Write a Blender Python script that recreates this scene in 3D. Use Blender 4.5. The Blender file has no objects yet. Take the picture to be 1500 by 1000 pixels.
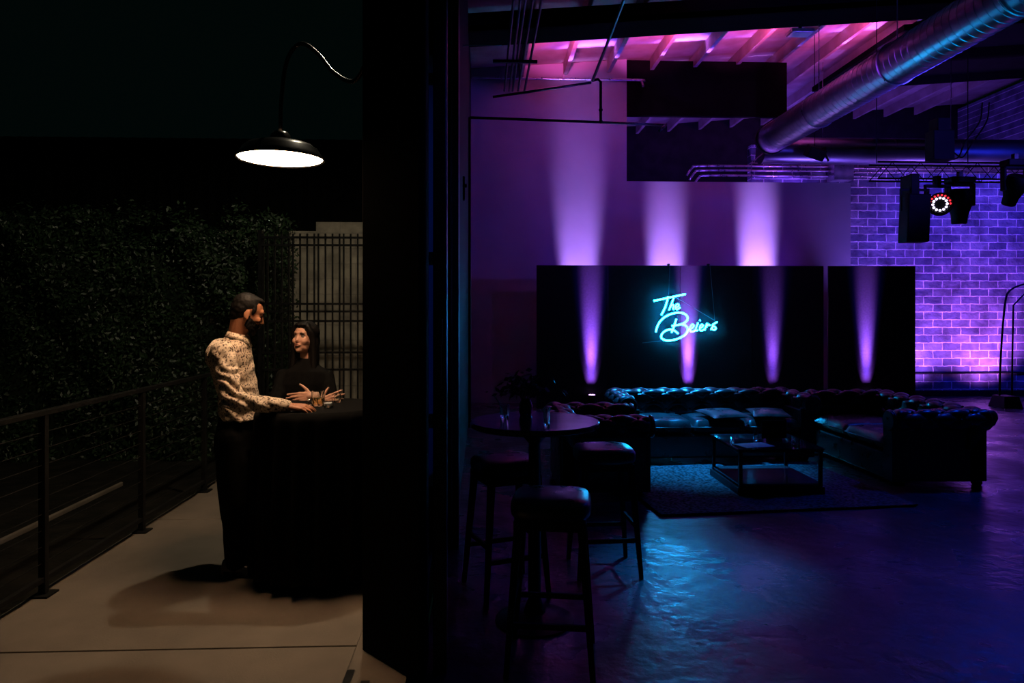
import bpy, bmesh, math, random
import numpy as np
from mathutils import Vector, Matrix, noise
random.seed(7); rng = np.random.default_rng(7)
S = bpy.context.scene
COL = S.collection
# ---------------------------------------------------------------- camera
F = 1041.67; HOR = 457.0; CAMZ = 1.65
TH = math.atan(44 / F)
cam = bpy.data.objects.new('camera', bpy.data.cameras.new('camera')); COL.objects.link(cam)
cam.data.lens = 25.0; cam.data.sensor_width = 36.0
cam.data.shift_y = -(500 - HOR) / 1500
cam.data.clip_start = 0.05; cam.data.clip_end = 200
cam.location = (0, 0, CAMZ); cam.rotation_euler = (math.pi / 2, 0, -TH)
S.camera = cam
FW = Vector((math.sin(TH), math.cos(TH), 0)); RT = Vector((math.cos(TH), -math.sin(TH), 0))
def W(px, py, Y):            # real place of a photo point that stands at depth Y
    d = FW + RT * ((px - 750) / F) + Vector((0, 0, (HOR - py) / F))
    return Vector((0, 0, CAMZ)) + d * (Y / d.y)
def WZ(px, py, z):           # the same for a point at height z
    d = FW + RT * ((px - 750) / F) + Vector((0, 0, (HOR - py) / F))
    return Vector((0, 0, CAMZ)) + d * ((z - CAMZ) / d.z)
# ---------------------------------------------------------------- colour management and world
S.view_settings.view_transform = 'Standard'; S.view_settings.look = 'None'
S.view_settings.exposure = 0.0; S.view_settings.gamma = 1.0; S.view_settings.use_curve_mapping = False
wd = bpy.data.worlds.new('night'); S.world = wd; wd.use_nodes = True
wd.node_tree.nodes['Background'].inputs[0].default_value = (0.25, 1.0, 0.9, 1)
wd.node_tree.nodes['Background'].inputs[1].default_value = 0.0017
# ---------------------------------------------------------------- lights
def aim(o, target):
    o.rotation_euler = (Vector(target) - Vector(o.location)).to_track_quat('-Z', 'Y').to_euler()
def spot(name, loc, target, power, color, half_deg, blend=0.5, radius=0.05):
    l = bpy.data.lights.new(name, 'SPOT'); l.energy = power; l.color = color
    l.spot_size = math.radians(2 * half_deg); l.spot_blend = blend; l.shadow_soft_size = radius
    o = bpy.data.objects.new(name, l); COL.objects.link(o); o.location = loc; aim(o, target); return o
def area(name, loc, target, power, color, sx, sy):
    l = bpy.data.lights.new(name, 'AREA'); l.energy = power; l.color = color
    l.shape = 'RECTANGLE'; l.size = sx; l.size_y = sy
    o = bpy.data.objects.new(name, l); COL.objects.link(o); o.location = loc; aim(o, target); return o
VIO = (0.46, 0.16, 1.0); BLU = (0.03, 0.03, 1.0); MAG = (1.0, 0.10, 0.62); CYA = (0.01, 0.32, 1.0)
PANEL_Y = 12.0; WALL_Y = 12.9; BRICK_Y = 13.6
PANEL_BEAMS = [867, 1010, 1135, 1273]
PANEL_POW = [1.0, 1.35, 0.38, 0.75]
for px, k in zip(PANEL_BEAMS, PANEL_POW):
    p = W(px, 574, PANEL_Y - 0.09); t5 = 0.09 / math.tan(math.radians(5)) + .3
    for dx in (-0.042, 0.0, 0.042):
        spot('uplight_beam', (p.x + dx, PANEL_Y - 0.09, 0.30), (p.x + dx, PANEL_Y, t5), 7500 * k, (0.36, 0.10, 1.0), 6.6, 0.8, 0.03)
        spot('uplight_base', (p.x + dx, PANEL_Y - 0.09, 0.30), (p.x + dx, PANEL_Y, 0.30 + 0.09 / math.tan(math.radians(14))), 260 * k, (0.34, 0.09, 1.0), 15, 1.0, 0.03)
    spot('uplight_rim', (p.x, PANEL_Y - 0.09, 0.30), (p.x, PANEL_Y, t5), 3600 * k, BLU, 10.5, 1.0, 0.05)
WALL_BEAMS = [(852, 0.85, 11.0), (984, 1.2, 13.5), (1122, 1.9, 13.5)]
for px, k, tilt in WALL_BEAMS:
    p = W(px, 388, WALL_Y - 0.4); zt = 0.3 + 0.42 / math.tan(math.radians(tilt))
    spot('wall_washer_beam', (p.x, WALL_Y - 0.42, 0.30), (p.x, WALL_Y, zt), 3300 * k, (0.42, 0.20, 1.0), 10.2, 0.9, 0.06)
    spot('wall_washer_rim', (p.x, WALL_Y - 0.42, 0.30), (p.x, WALL_Y, 3.6), 130 * k, (0.18, 0.02, 1.0), 24, 1.0, 0.08)
# violet wash over the plaster wall, a spot with no fixture
spot('violet_wash', (4.6, 7.6, 4.6), (3.6, WALL_Y, 3.0), 60, (0.30, 0.05, 1.0), 38, 0.9, 0.15)
# brick wall washers
spot('brick_wash', (8.0, 12.85, 0.15), (8.5, BRICK_Y, 1.4), 560, (0.40, 0.12, 1.0), 50, 1.0, 0.1)
spot('brick_wash', (9.9, 12.75, 0.15), (9.8, BRICK_Y, 1.3), 480, (0.52, 0.13, 0.95), 50, 1.0, 0.1)
spot('brick_blue', (9.6, 9.4, 4.2), (9.9, BRICK_Y, 2.9), 900, (0.02, 0.03, 1.0), 37, 0.8, 0.15)
# magenta lights lying on top of the suspended soffit, lighting the roof deck
for x_, pw_ in ((1.3, 170), (2.9, 200), (4.5, 200), (6.1, 170)):
    spot('deck_magenta', (x_, 10.7, 5.62 + .07*(x_ - 2)), (x_ + .1, 12.35, 6.95 + .07*(x_ - 2)), pw_*1.25, MAG, 34, 0.6, 0.08)
spot('deck_magenta', (6.9, 11.3, 5.7), (6.6, 13.2, 7.0), 110, MAG, 45, 0.6, 0.08)
spot('deck_magenta_front', (3.0, 9.2, 5.75), (3.4, 9.2, 7.0), 14, MAG, 70, 0.6, 0.08)
area('deck_blue_rear', (6.8, 15.9, 4.6), (6.8, 16.4, 7.0), 110, (0.16, 0.06, 1.0), 9.0, 0.4)
# added spots without fixtures; cyan ones boost the neon sign's light below
spot('cyan_down', (2.0, 9.3, 5.0), (2.25, 7.9, 0.5), 4600, CYA, 15, 1.0, 0.12)
spot('brick_upper', (4.3, 13.15, 3.7), (4.5, 13.5, 4.6), 60, (0.20, 0.06, 1.0), 70, 1.0, 0.05)  # added to brighten the conduits above the low wall
spot('brick_upper', (5.9, 13.15, 3.7), (5.9, 13.5, 4.6), 60, (0.20, 0.06, 1.0), 70, 1.0, 0.05)
spot('duct_under', (7.2, 12.55, 0.4), (7.4, 12.65, 4.4), 900, (0.22, 0.10, 1.0), 32, 1.0, 0.05)  # added to brighten the duct's underside
spot('duct_under', (9.8, 12.55, 0.4), (9.6, 12.65, 4.4), 700, (0.22, 0.10, 1.0), 30, 1.0, 0.05)
spot('cyan_pool', (2.7, 7.0, 5.1), (1.42, 4.55, 0), 1500, (0.0, 0.28, 1.0), 8.5, 1.0, 0.10)  # added, strengthens the neon sign's reflection on the floor
spot('blue_down', (6.0, 7.2, 4.6), (4.6, 4.6, 0), 330, (0.005, 0.06, 1.0), 40, 1.0, 0.2)
spot('duct_blue', (8.0, 6.8, 3.6), (5.0, 9.0, 4.65), 420, (0.08, 0.05, 1.0), 36, 1.0, 0.1)
spot('duct_cyan', (5.2, 5.4, 3.3), (5.0, 6.9, 4.6), 70, (0.0, 0.35, 1.0), 24, 1.0, 0.05)
spot('jamb_blue', (1.6, 1.8, 3.4), (-0.3, 4.3, 1.9), 26, (0.02, 0.09, 1.0), 22, 0.9, 0.05)  # added to turn the pale panel behind the door slit blue
# outdoor lamp above and behind the dark door stack
spot('yard_lamp', (-0.80, 5.5, 4.75), (-1.6, 5.4, 0), 150, (1.0, 0.86, 0.62), 82, 0.4, 0.05)

# ---------------------------------------------------------------- materials
def mat(name, color=(0.5, 0.5, 0.5), rough=0.6, metal=0.0, emis=None, es=0.0, spec=None, trans=0.0, coat=0.0):
    m = bpy.data.materials.new(name); m.use_nodes = True
    b = m.node_tree.nodes['Principled BSDF']
    b.inputs['Base Color'].default_value = (*color, 1); b.inputs['Roughness'].default_value = rough
    b.inputs['Metallic'].default_value = metal
    if spec is not None: b.inputs['Specular IOR Level'].default_value = spec
    if emis: b.inputs['Emission Color'].default_value = (*emis, 1); b.inputs['Emission Strength'].default_value = es
    if trans: b.inputs['Transmission Weight'].default_value = trans
    if coat: b.inputs['Coat Weight'].default_value = coat
    return m
def nodes(m): return m.node_tree.nodes, m.node_tree.links, m.node_tree.nodes['Principled BSDF']
def noisy(m, c1, c2, scale, detail=6, lo=0.35, hi=0.65, bump=0.0, bscale=None, rough=None, coords='Object', bdist=0.01):
    n, l, b = nodes(m)
    tc = n.new('ShaderNodeTexCoord'); t = n.new('ShaderNodeTexNoise'); t.inputs['Scale'].default_value = scale
    t.inputs['Detail'].default_value = detail; l.new(tc.outputs[coords], t.inputs['Vector'])
    r = n.new('ShaderNodeValToRGB'); r.color_ramp.elements[0].position = lo; r.color_ramp.elements[1].position = hi
    r.color_ramp.elements[0].color = (*c1, 1); r.color_ramp.elements[1].color = (*c2, 1)
    l.new(t.outputs['Fac'], r.inputs[0]); l.new(r.outputs[0], b.inputs['Base Color'])
    if rough:
        mr = n.new('ShaderNodeMapRange'); mr.inputs[1].default_value = lo; mr.inputs[2].default_value = hi
        mr.inputs[3].default_value = rough[0]; mr.inputs[4].default_value = rough[1]
        l.new(t.outputs['Fac'], mr.inputs[0]); l.new(mr.outputs[0], b.inputs['Roughness'])
    if bump:
        t2 = n.new('ShaderNodeTexNoise'); t2.inputs['Scale'].default_value = bscale or scale * 4; t2.inputs['Detail'].default_value = 8
        l.new(tc.outputs[coords], t2.inputs['Vector'])
        bp = n.new('ShaderNodeBump'); bp.inputs['Strength'].default_value = bump; bp.inputs['Distance'].default_value = bdist
        l.new(t2.outputs['Fac'], bp.inputs['Height']); l.new(bp.outputs[0], b.inputs['Normal'])
    return m
M = {}
M['black'] = noisy(mat('black_paint', rough=0.65, spec=0.15), (0.006, 0.006, 0.006), (0.012, 0.012, 0.011), 6)
M['blackflat'] = noisy(mat('flat_black_paint', rough=0.9, spec=0.04), (0.004, 0.004, 0.004), (0.006, 0.006, 0.006), 6)
M['blackmatte'] = noisy(mat('black_fabric', rough=0.95, spec=0.06), (0.004, 0.004, 0.004), (0.007, 0.007, 0.007), 40)
M['panel'] = noisy(mat('black_panel_cloth', rough=0.95, spec=0.05), (0.016, 0.016, 0.017), (0.021, 0.021, 0.022), 30)
M['blackmetal'] = noisy(mat('black_metal', rough=0.38, metal=0.6), (0.012, 0.012, 0.012), (0.03, 0.03, 0.03), 20)
M['plaster'] = noisy(mat('painted_plaster', rough=0.75, spec=0.3), (0.50, 0.49, 0.50), (0.56, 0.55, 0.56), 1.5, bump=0.05, bscale=60)
M['floor_in'] = noisy(mat('polished_concrete', spec=0.5), (0.012, 0.014, 0.015), (0.10, 0.105, 0.11), 1.7, detail=12, lo=0.40, hi=0.62, bump=0.8, bscale=9.0, rough=(0.40, 0.20), bdist=0.012)
M['floor_out'] = noisy(mat('patio_concrete', rough=0.9, spec=0.2), (0.17, 0.14, 0.11), (0.23, 0.19, 0.15), 2.2, detail=10, bump=0.3, bscale=90, bdist=0.003)
M['leather'] = noisy(mat('black_leather', spec=0.6), (0.012, 0.012, 0.013), (0.022, 0.022, 0.024), 8, bump=0.12, bscale=160, rough=(0.26, 0.38), bdist=0.002)
M['galv'] = noisy(mat('galvanised_steel', metal=1.0), (0.35, 0.36, 0.38), (0.6, 0.61, 0.63), 5, rough=(0.25, 0.42))
M['conduit'] = noisy(mat('conduit_steel', metal=0.9), (0.4, 0.4, 0.42), (0.6, 0.6, 0.62), 9, rough=(0.25, 0.4))
M['wood'] = noisy(mat('roof_timber', rough=0.8), (0.38, 0.28, 0.22), (0.5, 0.4, 0.33), 3, bump=0.2)
M['darkwood'] = noisy(mat('dark_timber', rough=0.85, spec=0.2), (0.010, 0.009, 0.008), (0.02, 0.018, 0.016), 3)
M['leaf'] = noisy(mat('hedge_leaf', rough=0.5), (0.008, 0.022, 0.008), (0.022, 0.050, 0.018), 3)
M['leafdark'] = noisy(mat('dark_leaf', rough=0.5), (0.006, 0.012, 0.006), (0.015, 0.025, 0.012), 3)
M['soil'] = noisy(mat('dark_soil', rough=1.0, spec=0.1), (0.008, 0.008, 0.006), (0.02, 0.018, 0.014), 5, bump=0.6)
M['glass'] = mat('clear_glass', (0.9, 0.95, 0.95), 0.04, trans=1.0)
M['amber'] = mat('amber_drink', (0.9, 0.62, 0.28), 0.05, trans=0.9)
M['shade_in'] = mat('lamp_enamel', (0.85, 0.85, 0.82), 0.4)
M['lampglow'] = mat('lamp_disc', (1, 1, 1), 0.4, emis=(1.0, 0.62, 0.36), es=42)
M['neon'] = mat('neon_tube', (0.5, 0.9, 1.0), 0.3, emis=(0.006, 0.42, 1.0), es=100.0)
M['skin_m'] = noisy(mat('skin_tan', rough=0.5, spec=0.4), (0.42, 0.17, 0.09), (0.50, 0.22, 0.12), 25)
M['skin_w'] = noisy(mat('skin_fair', rough=0.5, spec=0.4), (0.55, 0.29, 0.20), (0.62, 0.34, 0.24), 25)
M['hair'] = noisy(mat('dark_hair', rough=0.62, spec=0.2), (0.002, 0.0016, 0.0013), (0.005, 0.0035, 0.003), 60, bump=0.4, bscale=200, bdist=0.003)
M['eyewhite'] = mat('eye_white', (0.32, 0.29, 0.26), 0.3); M['iris'] = mat('dark_iris', (0.02, 0.012, 0.008), 0.1)
M['lips'] = mat('lips', (0.38, 0.10, 0.08), 0.4)
M['paper'] = noisy(mat('paper', rough=0.8), (0.55, 0.55, 0.55), (0.65, 0.65, 0.65), 10)
M['silver'] = mat('silver', (0.8, 0.8, 0.8), 0.2, 1.0)
M['darkglass'] = mat('black_glass', (0.01, 0.012, 0.014), 0.06, spec=0.8)
M['shelfglass'] = mat('smoked_shelf', (0.05, 0.055, 0.06), 0.22, spec=0.8)
M['lens'] = mat('violet_lens', (0.2, 0.1, 0.4), 0.2, emis=(0.75, 0.35, 1.0), es=3.0)
M['redled'] = mat('red_led', (0.3, 0, 0), 0.3, emis=(1.0, 0.03, 0.05), es=1.6)
M['whiteled'] = mat('white_led', (0.6, 0.6, 0.7), 0.3, emis=(0.85, 0.75, 1.0), es=2.2)
M['tabletop'] = noisy(mat('polished_tabletop', spec=0.6), (0.02, 0.018, 0.018), (0.035, 0.03, 0.03), 7, rough=(0.12, 0.2))
# cream shirt with a scattered dark floral print
def shirt_mat():
    m = mat('printed_shirt', rough=0.75, spec=0.2); n, l, b = nodes(m)
    tc = n.new('ShaderNodeTexCoord'); t = n.new('ShaderNodeTexNoise'); t.inputs['Scale'].default_value = 80; t.inputs['Detail'].default_value = 3
    l.new(tc.outputs['Object'], t.inputs['Vector'])
    r = n.new('ShaderNodeValToRGB'); e = r.color_ramp.elements
    e[0].position = 0.38; e[0].color = (0.09, 0.05, 0.035, 1); e[1].position = 0.50; e[1].color = (0.72, 0.58, 0.44, 1)
    l.new(t.outputs['Fac'], r.inputs[0]); l.new(r.outputs[0], b.inputs['Base Color']); return m
M['shirt'] = shirt_mat()
def brick_mat(name, bw, rh, c1, c2, cm, mortar=0.012, bump=0.6, msmooth=0.2):
    m = mat(name, rough=0.7, spec=0.35); n, l, b = nodes(m)
    tc = n.new('ShaderNodeTexCoord'); sx = n.new('ShaderNodeSeparateXYZ'); cx = n.new('ShaderNodeCombineXYZ')
    l.new(tc.outputs['Object'], sx.inputs[0]); l.new(sx.outputs['X'], cx.inputs['X']); l.new(sx.outputs['Z'], cx.inputs['Y'])
    dn = n.new('ShaderNodeTexNoise'); dn.inputs['Scale'].default_value = 11; dn.inputs['Detail'].default_value = 5; l.new(cx.outputs[0], dn.inputs['Vector'])
    mx = n.new('ShaderNodeMixRGB'); mx.blend_type = 'ADD'; mx.inputs[0].default_value = 0.030
    l.new(cx.outputs[0], mx.inputs[1]); l.new(dn.outputs['Color'], mx.inputs[2])
    br = n.new('ShaderNodeTexBrick'); br.inputs['Scale'].default_value = 1.0
    br.inputs['Brick Width'].default_value = bw; br.inputs['Row Height'].default_value = rh
    br.inputs['Mortar Size'].default_value = mortar; br.inputs['Mortar Smooth'].default_value = msmooth
    br.inputs['Color1'].default_value = (*c1, 1); br.inputs['Color2'].default_value = (*c2, 1); br.inputs['Mortar'].default_value = (*cm, 1)
    l.new(mx.outputs[0], br.inputs['Vector'])
    n2 = n.new('ShaderNodeTexNoise'); n2.inputs['Scale'].default_value = 3.5; n2.inputs['Detail'].default_value = 8; l.new(tc.outputs['Object'], n2.inputs['Vector'])
    r = n.new('ShaderNodeValToRGB'); r.color_ramp.elements[0].position = 0.3; r.color_ramp.elements[0].color = (0.30, 0.30, 0.32, 1); r.color_ramp.elements[1].position = 0.6
    l.new(n2.outputs['Fac'], r.inputs[0])
    mu = n.new('ShaderNodeMixRGB'); mu.blend_type = 'MULTIPLY'; mu.inputs[0].default_value = 1
    l.new(br.outputs['Color'], mu.inputs[1]); l.new(r.outputs[0], mu.inputs[2]); l.new(mu.outputs[0], b.inputs['Base Color'])
    bp = n.new('ShaderNodeBump'); bp.inputs['Strength'].default_value = bump; bp.inputs['Distance'].default_value = 0.02
    n3 = n.new('ShaderNodeTexNoise'); n3.inputs['Scale'].default_value = 14; n3.inputs['Detail'].default_value = 8; l.new(tc.outputs['Object'], n3.inputs['Vector'])
    ma = n.new('ShaderNodeMath'); ma.operation = 'MULTIPLY_ADD'; ma.inputs[1].default_value = 0.8
    l.new(br.outputs['Fac'], ma.inputs[0]); l.new(n3.outputs['Fac'], ma.inputs[2]); l.new(ma.outputs[0], bp.inputs['Height']); l.new(bp.outputs[0], b.inputs['Normal'])
    return m
M['brick'] = brick_mat('painted_block', 0.375, 0.152, (0.10, 0.11, 0.18), (0.26, 0.25, 0.32), (0.85, 0.80, 0.85), 0.010, 1.0)
M['block'] = brick_mat('yard_block', 0.40, 0.20, (0.40, 0.35, 0.27), (0.46, 0.40, 0.31), (0.34, 0.30, 0.24), 0.008, 0.3)
def rug_mat():
    m = mat('rug_pile', rough=0.95, spec=0.1); n, l, b = nodes(m)
    tc = n.new('ShaderNodeTexCoord'); v = n.new('ShaderNodeTexVoronoi'); v.inputs['Scale'].default_value = 34
    t = n.new('ShaderNodeTexNoise'); t.inputs['Scale'].default_value = 26; t.inputs['Detail'].default_value = 8
    l.new(tc.outputs['Object'], v.inputs['Vector']); l.new(tc.outputs['Object'], t.inputs['Vector'])
    mm = n.new('ShaderNodeMath'); mm.operation = 'MULTIPLY'; l.new(v.outputs['Distance'], mm.inputs[0]); l.new(t.outputs['Fac'], mm.inputs[1])
    r = n.new('ShaderNodeValToRGB'); r.color_ramp.elements[0].position = 0.10; r.color_ramp.elements[1].position = 0.36
    r.color_ramp.elements[0].color = (0.006, 0.006, 0.007, 1); r.color_ramp.elements[1].color = (0.11, 0.11, 0.12, 1)
    l.new(mm.outputs[0], r.inputs[0]); l.new(r.outputs[0], b.inputs['Base Color'])
    bp = n.new('ShaderNodeBump'); bp.inputs['Strength'].default_value = 0.8; bp.inputs['Distance'].default_value = 0.01
    l.new(t.outputs['Fac'], bp.inputs['Height']); l.new(bp.outputs[0], b.inputs['Normal']); return m
M['rug'] = rug_mat()
# spiral-duct seams as fine ridges
def duct_mat():
    m = mat('spiral_duct', (0.22, 0.23, 0.26), 0.33, 1.0); n, l, b = nodes(m)
    tc = n.new('ShaderNodeTexCoord'); t = n.new('ShaderNodeTexNoise'); t.inputs['Scale'].default_value = 2.5; t.inputs['Detail'].default_value = 6
    l.new(tc.outputs['Object'], t.inputs['Vector'])
    mr = n.new('ShaderNodeMapRange'); mr.inputs[3].default_value = 0.24; mr.inputs[4].default_value = 0.45
    l.new(t.outputs['Fac'], mr.inputs[0]); l.new(mr.outputs[0], b.inputs['Roughness']); return m
M['duct'] = duct_mat()

# ---------------------------------------------------------------- mesh helpers
class MB:
    def __init__(s): s.v = []; s.f = []
    def add(s, vs, fs):
        o = len(s.v); s.v += [tuple(v) for v in vs]; s.f += [tuple(i + o for i in f) for f in fs]; return s
    def box(s, a, b, mt=None):
        x0, y0, z0 = a; x1, y1, z1 = b
        vs = [Vector(p) for p in ((x0,y0,z0),(x1,y0,z0),(x1,y1,z0),(x0,y1,z0),(x0,y0,z1),(x1,y0,z1),(x1,y1,z1),(x0,y1,z1))]
        if mt: vs = [mt @ v for v in vs]
        return s.add(vs, [(0,3,2,1),(4,5,6,7),(0,1,5,4),(1,2,6,5),(2,3,7,6),(3,0,4,7)])
    def prism(s, poly, z0, z1):
        n = len(poly); vs = [(p[0], p[1], z0) for p in poly] + [(p[0], p[1], z1) for p in poly]
        fs = [tuple(range(n - 1, -1, -1)), tuple(range(n, 2 * n))] + [(i, (i+1) % n, (i+1) % n + n, i + n) for i in range(n)]
        return s.add(vs, fs)
    def tube(s, pts, r, n=10, closed=False, cap=True):
        pts = [Vector(p) for p in pts]; rr = r if isinstance(r, (list, tuple)) else [r] * len(pts)
        vs = []; up = None; m = len(pts)
        for i, p in enumerate(pts):
            if closed: t = pts[(i+1) % m] - pts[i-1]
            else: t = pts[min(i+1, m-1)] - pts[max(i-1, 0)]
            t.normalize()
            if up is None:
                up = Vector((0, 0, 1)) if abs(t.z) < 0.9 else Vector((1, 0, 0))
            a = t.cross(up)
            if a.length < 1e-5: a = t.cross(Vector((0, 1, 0)))
            a.normalize(); b = a.cross(t); b.normalize(); up = b
            for k in range(n):
                an = 2 * math.pi * k / n; vs.append(p + a * (math.cos(an) * rr[i]) + b * (math.sin(an) * rr[i]))
        fs = []
        for i in range(m if closed else m - 1):
            j = (i + 1) % m
            for k in range(n): fs.append((i*n+k, i*n+(k+1) % n, j*n+(k+1) % n, j*n+k))
        if cap and not closed: fs += [tuple(range(n-1, -1, -1)), tuple((m-1)*n+k for k in range(n))]
        return s.add(vs, fs)
    def lathe(s, prof, c=(0, 0, 0), n=32, mt=None):
        vs = []; c = Vector(c)
        for r, z in prof:
            for k in range(n):
                a = 2 * math.pi * k / n; v = Vector((r * math.cos(a), r * math.sin(a), z))
                if mt: v = mt @ v
                vs.append(v + c)
        fs = [(i*n+k, i*n+(k+1) % n, (i+1)*n+(k+1) % n, (i+1)*n+k) for i in range(len(prof)-1) for k in range(n)]
        fs += [tuple(range(n-1, -1, -1)), tuple((len(prof)-1)*n+k for k in range(n))]
        return s.add(vs, fs)
    def ell(s, c, r, mt=None, nu=20, nv=12):
        c = Vector(c); vs = []
        for j in range(1, nv):
            ph = math.pi * j / nv
            for i in range(nu):
                a = 2 * math.pi * i / nu
                v = Vector((r[0]*math.sin(ph)*math.cos(a), r[1]*math.sin(ph)*math.sin(a), r[2]*math.cos(ph)))
                vs.append((mt @ v if mt else v) + c)
        t = Vector((0, 0, r[2])); b = -t; vs += [(mt @ t if mt else t) + c, (mt @ b if mt else b) + c]
        T = (nv-1)*nu; fs = [(j*nu+i, (j+1)*nu+i, (j+1)*nu+(i+1) % nu, j*nu+(i+1) % nu) for j in range(nv-2) for i in range(nu)]
        fs += [(T, i, (i+1) % nu) for i in range(nu)] + [(T+1, (nv-2)*nu+(i+1) % nu, (nv-2)*nu+i) for i in range(nu)]
        return s.add(vs, fs)
    def capsule(s, p0, r0, p1, r1, n=14):
        p0 = Vector(p0); p1 = Vector(p1); d = (p1 - p0); L = max(d.length, 1e-6); d /= L
        pts = []; rr = []
        for k in (80, 60, 40, 20): a = math.radians(k); pts.append(p0 - d * r0 * math.sin(a)); rr.append(r0 * math.cos(a))
        pts.append(p0); rr.append(r0); pts.append(p1); rr.append(r1)
        for k in (20, 40, 60, 80): a = math.radians(k); pts.append(p1 + d * r1 * math.sin(a)); rr.append(r1 * math.cos(a))
        return s.tube(pts, rr, n)
    def chain(s, pr, n=14):
        for (p0, r0), (p1, r1) in zip(pr[:-1], pr[1:]): s.capsule(p0, r0, p1, r1, n)
        return s
    def loft(s, secs, n=28):      # secs: (centre, half-width a, half-width b, yaw)
        vs = []
        for c, a, b, yaw in secs:
            c = Vector(c); ca, sa = math.cos(yaw), math.sin(yaw)
            for k in range(n):
                t = 2*math.pi*k/n; x = a*math.cos(t); y = b*math.sin(t)
                vs.append(c + Vector((x*ca - y*sa, x*sa + y*ca, 0)))
        m = len(secs)
        fs = [(i*n+k, i*n+(k+1) % n, (i+1)*n+(k+1) % n, (i+1)*n+k) for i in range(m-1) for k in range(n)]
        fs += [tuple(range(n-1, -1, -1)), tuple((m-1)*n+k for k in range(n))]
        return s.add(vs, fs)
def finish(name, me, m, parent=None, smooth=False, bevel=0.0, segs=2):
    me.materials.append(m if not isinstance(m, str) else M[m])
    o = bpy.data.objects.new(name, me); COL.objects.link(o)
    if smooth:
        me.polygons.foreach_set('use_smooth', [True] * len(me.polygons))
    if bevel:
        bv = o.modifiers.new('bevel', 'BEVEL'); bv.width = bevel; bv.segments = segs; bv.limit_method = 'ANGLE'
    if parent: o.parent = parent; o.matrix_parent_inverse = Matrix()
    return o
def obj(name, mb, m, parent=None, smooth=False, bevel=0.0, rel=True, segs=2, angle=None):
    """one mesh object; vertices are in world space, made relative to the parent's base"""
    off = Vector((0, 0, 0))
    if parent is not None and rel:
        inv = wm(parent).inverted(); vs = [inv @ Vector(v) for v in mb.v]
    else:
        if parent is None:
            a = np.array(mb.v); off = Vector(((a[:,0].min()+a[:,0].max())/2, (a[:,1].min()+a[:,1].max())/2, a[:,2].min()))
            vs = [Vector(v) - off for v in mb.v]
        else: vs = mb.v
    me = bpy.data.meshes.new(name); me.from_pydata([tuple(v) for v in vs], [], mb.f)
    bm = bmesh.new(); bm.from_mesh(me); bmesh.ops.recalc_face_normals(bm, faces=bm.faces); bm.to_mesh(me); bm.free()
    o = finish(name, me, m, parent, smooth, bevel, segs)
    if parent is None: o.location = off
    if smooth and angle:
        me.set_sharp_from_angle(angle=math.radians(angle))
    return o
def wm(o):
    mt = Matrix.LocRotScale(o.location, o.rotation_euler, o.scale)
    return wm(o.parent) @ mt if o.parent else mt
def tag(o, label, cat, group=None, kind=None):
    if label: o['label'] = label
    if cat: o['category'] = cat
    if group: o['group'] = group
    if kind: o['kind'] = kind
    return o
def thing(name, label, cat, loc=(0, 0, 0), rz=0.0, group=None):
    o = bpy.data.objects.new(name, None); COL.objects.link(o); o.location = loc; o.rotation_euler = (0, 0, rz)
    o.empty_display_size = 0.1
    return tag(o, label, cat, group)
def struct(name, mb, m, **k):
    o = obj(name, mb, m, **k); o['kind'] = 'structure'; return o
def copy_tree(o, parent=None):
    c = o.copy(); COL.objects.link(c)
    if parent is not None: c.parent = parent; c.matrix_parent_inverse = Matrix()
    for ch in [x for x in COL.objects if x.parent == o]: copy_tree(ch, c)
    return c
def bez(pts, n=8):                 # Catmull-Rom through the points
    P = [Vector(p) for p in pts]; out = []
    Q = [P[0]*2 - P[1]] + P + [P[-1]*2 - P[-2]]
    for i in range(1, len(Q) - 2):
        for k in range(n):
            t = k / n; a, b, c, d = Q[i-1], Q[i], Q[i+1], Q[i+2]
            out.append(0.5*((2*b) + (c-a)*t + (2*a-5*b+4*c-d)*t*t + (3*b-a-3*c+d)*t**3))
    out.append(P[-1]); return out
def blob(name, mb, m, parent, voxel=0.008, smooth=4, post=None, fac=0.5):
    """fuse overlapping closed shapes into one continuous surface"""
    me = bpy.data.meshes.new(name + '_src'); inv = wm(parent).inverted()
    me.from_pydata([tuple(inv @ Vector(v)) for v in mb.v], [], mb.f)
    bm = bmesh.new(); bm.from_mesh(me); bmesh.ops.recalc_face_normals(bm, faces=bm.faces); bm.to_mesh(me); bm.free()
    o = bpy.data.objects.new(name, me); COL.objects.link(o)
    r = o.modifiers.new('r', 'REMESH'); r.mode = 'VOXEL'; r.voxel_size = voxel
    if smooth: sm = o.modifiers.new('s', 'SMOOTH'); sm.iterations = smooth; sm.factor = fac
    dg = bpy.context.evaluated_depsgraph_get(); dg.update()
    m2 = bpy.data.meshes.new_from_object(o.evaluated_get(dg)); m2.name = name
    bpy.data.objects.remove(o); bpy.data.meshes.remove(me)
    if post: post(m2)
    return finish(name, m2, m, parent, True)

# ================================================================ the room
struct('floor', MB().prism([(-0.28, 2.6), (-0.28, 18.0), (12.5, 18.0), (12.5, -1.5), (-0.62, -1.5), (-0.62, 2.6)], -0.12, 0.0), 'floor_in')
ZD = lambda x: 6.35 + 0.078 * (x - 3.64)          # underside of the roof deck
def sloped(x0, x1, y0, y1, lo, hi):               # slab that follows the roof pitch
    mb = MB(); vs = [(x0,y0,ZD(x0)+lo),(x1,y0,ZD(x1)+lo),(x1,y1,ZD(x1)+lo),(x0,y1,ZD(x0)+lo),(x0,y0,ZD(x0)+hi),(x1,y0,ZD(x1)+hi),(x1,y1,ZD(x1)+hi),(x0,y1,ZD(x0)+hi)]
    return mb.add(vs, [(0,3,2,1),(4,5,6,7),(0,1,5,4),(1,2,6,5),(2,3,7,6),(3,0,4,7)])
struct('ceiling', sloped(-0.4, 12.5, -1.5, 18.0, 0.0, 0.12), 'wood')
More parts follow.
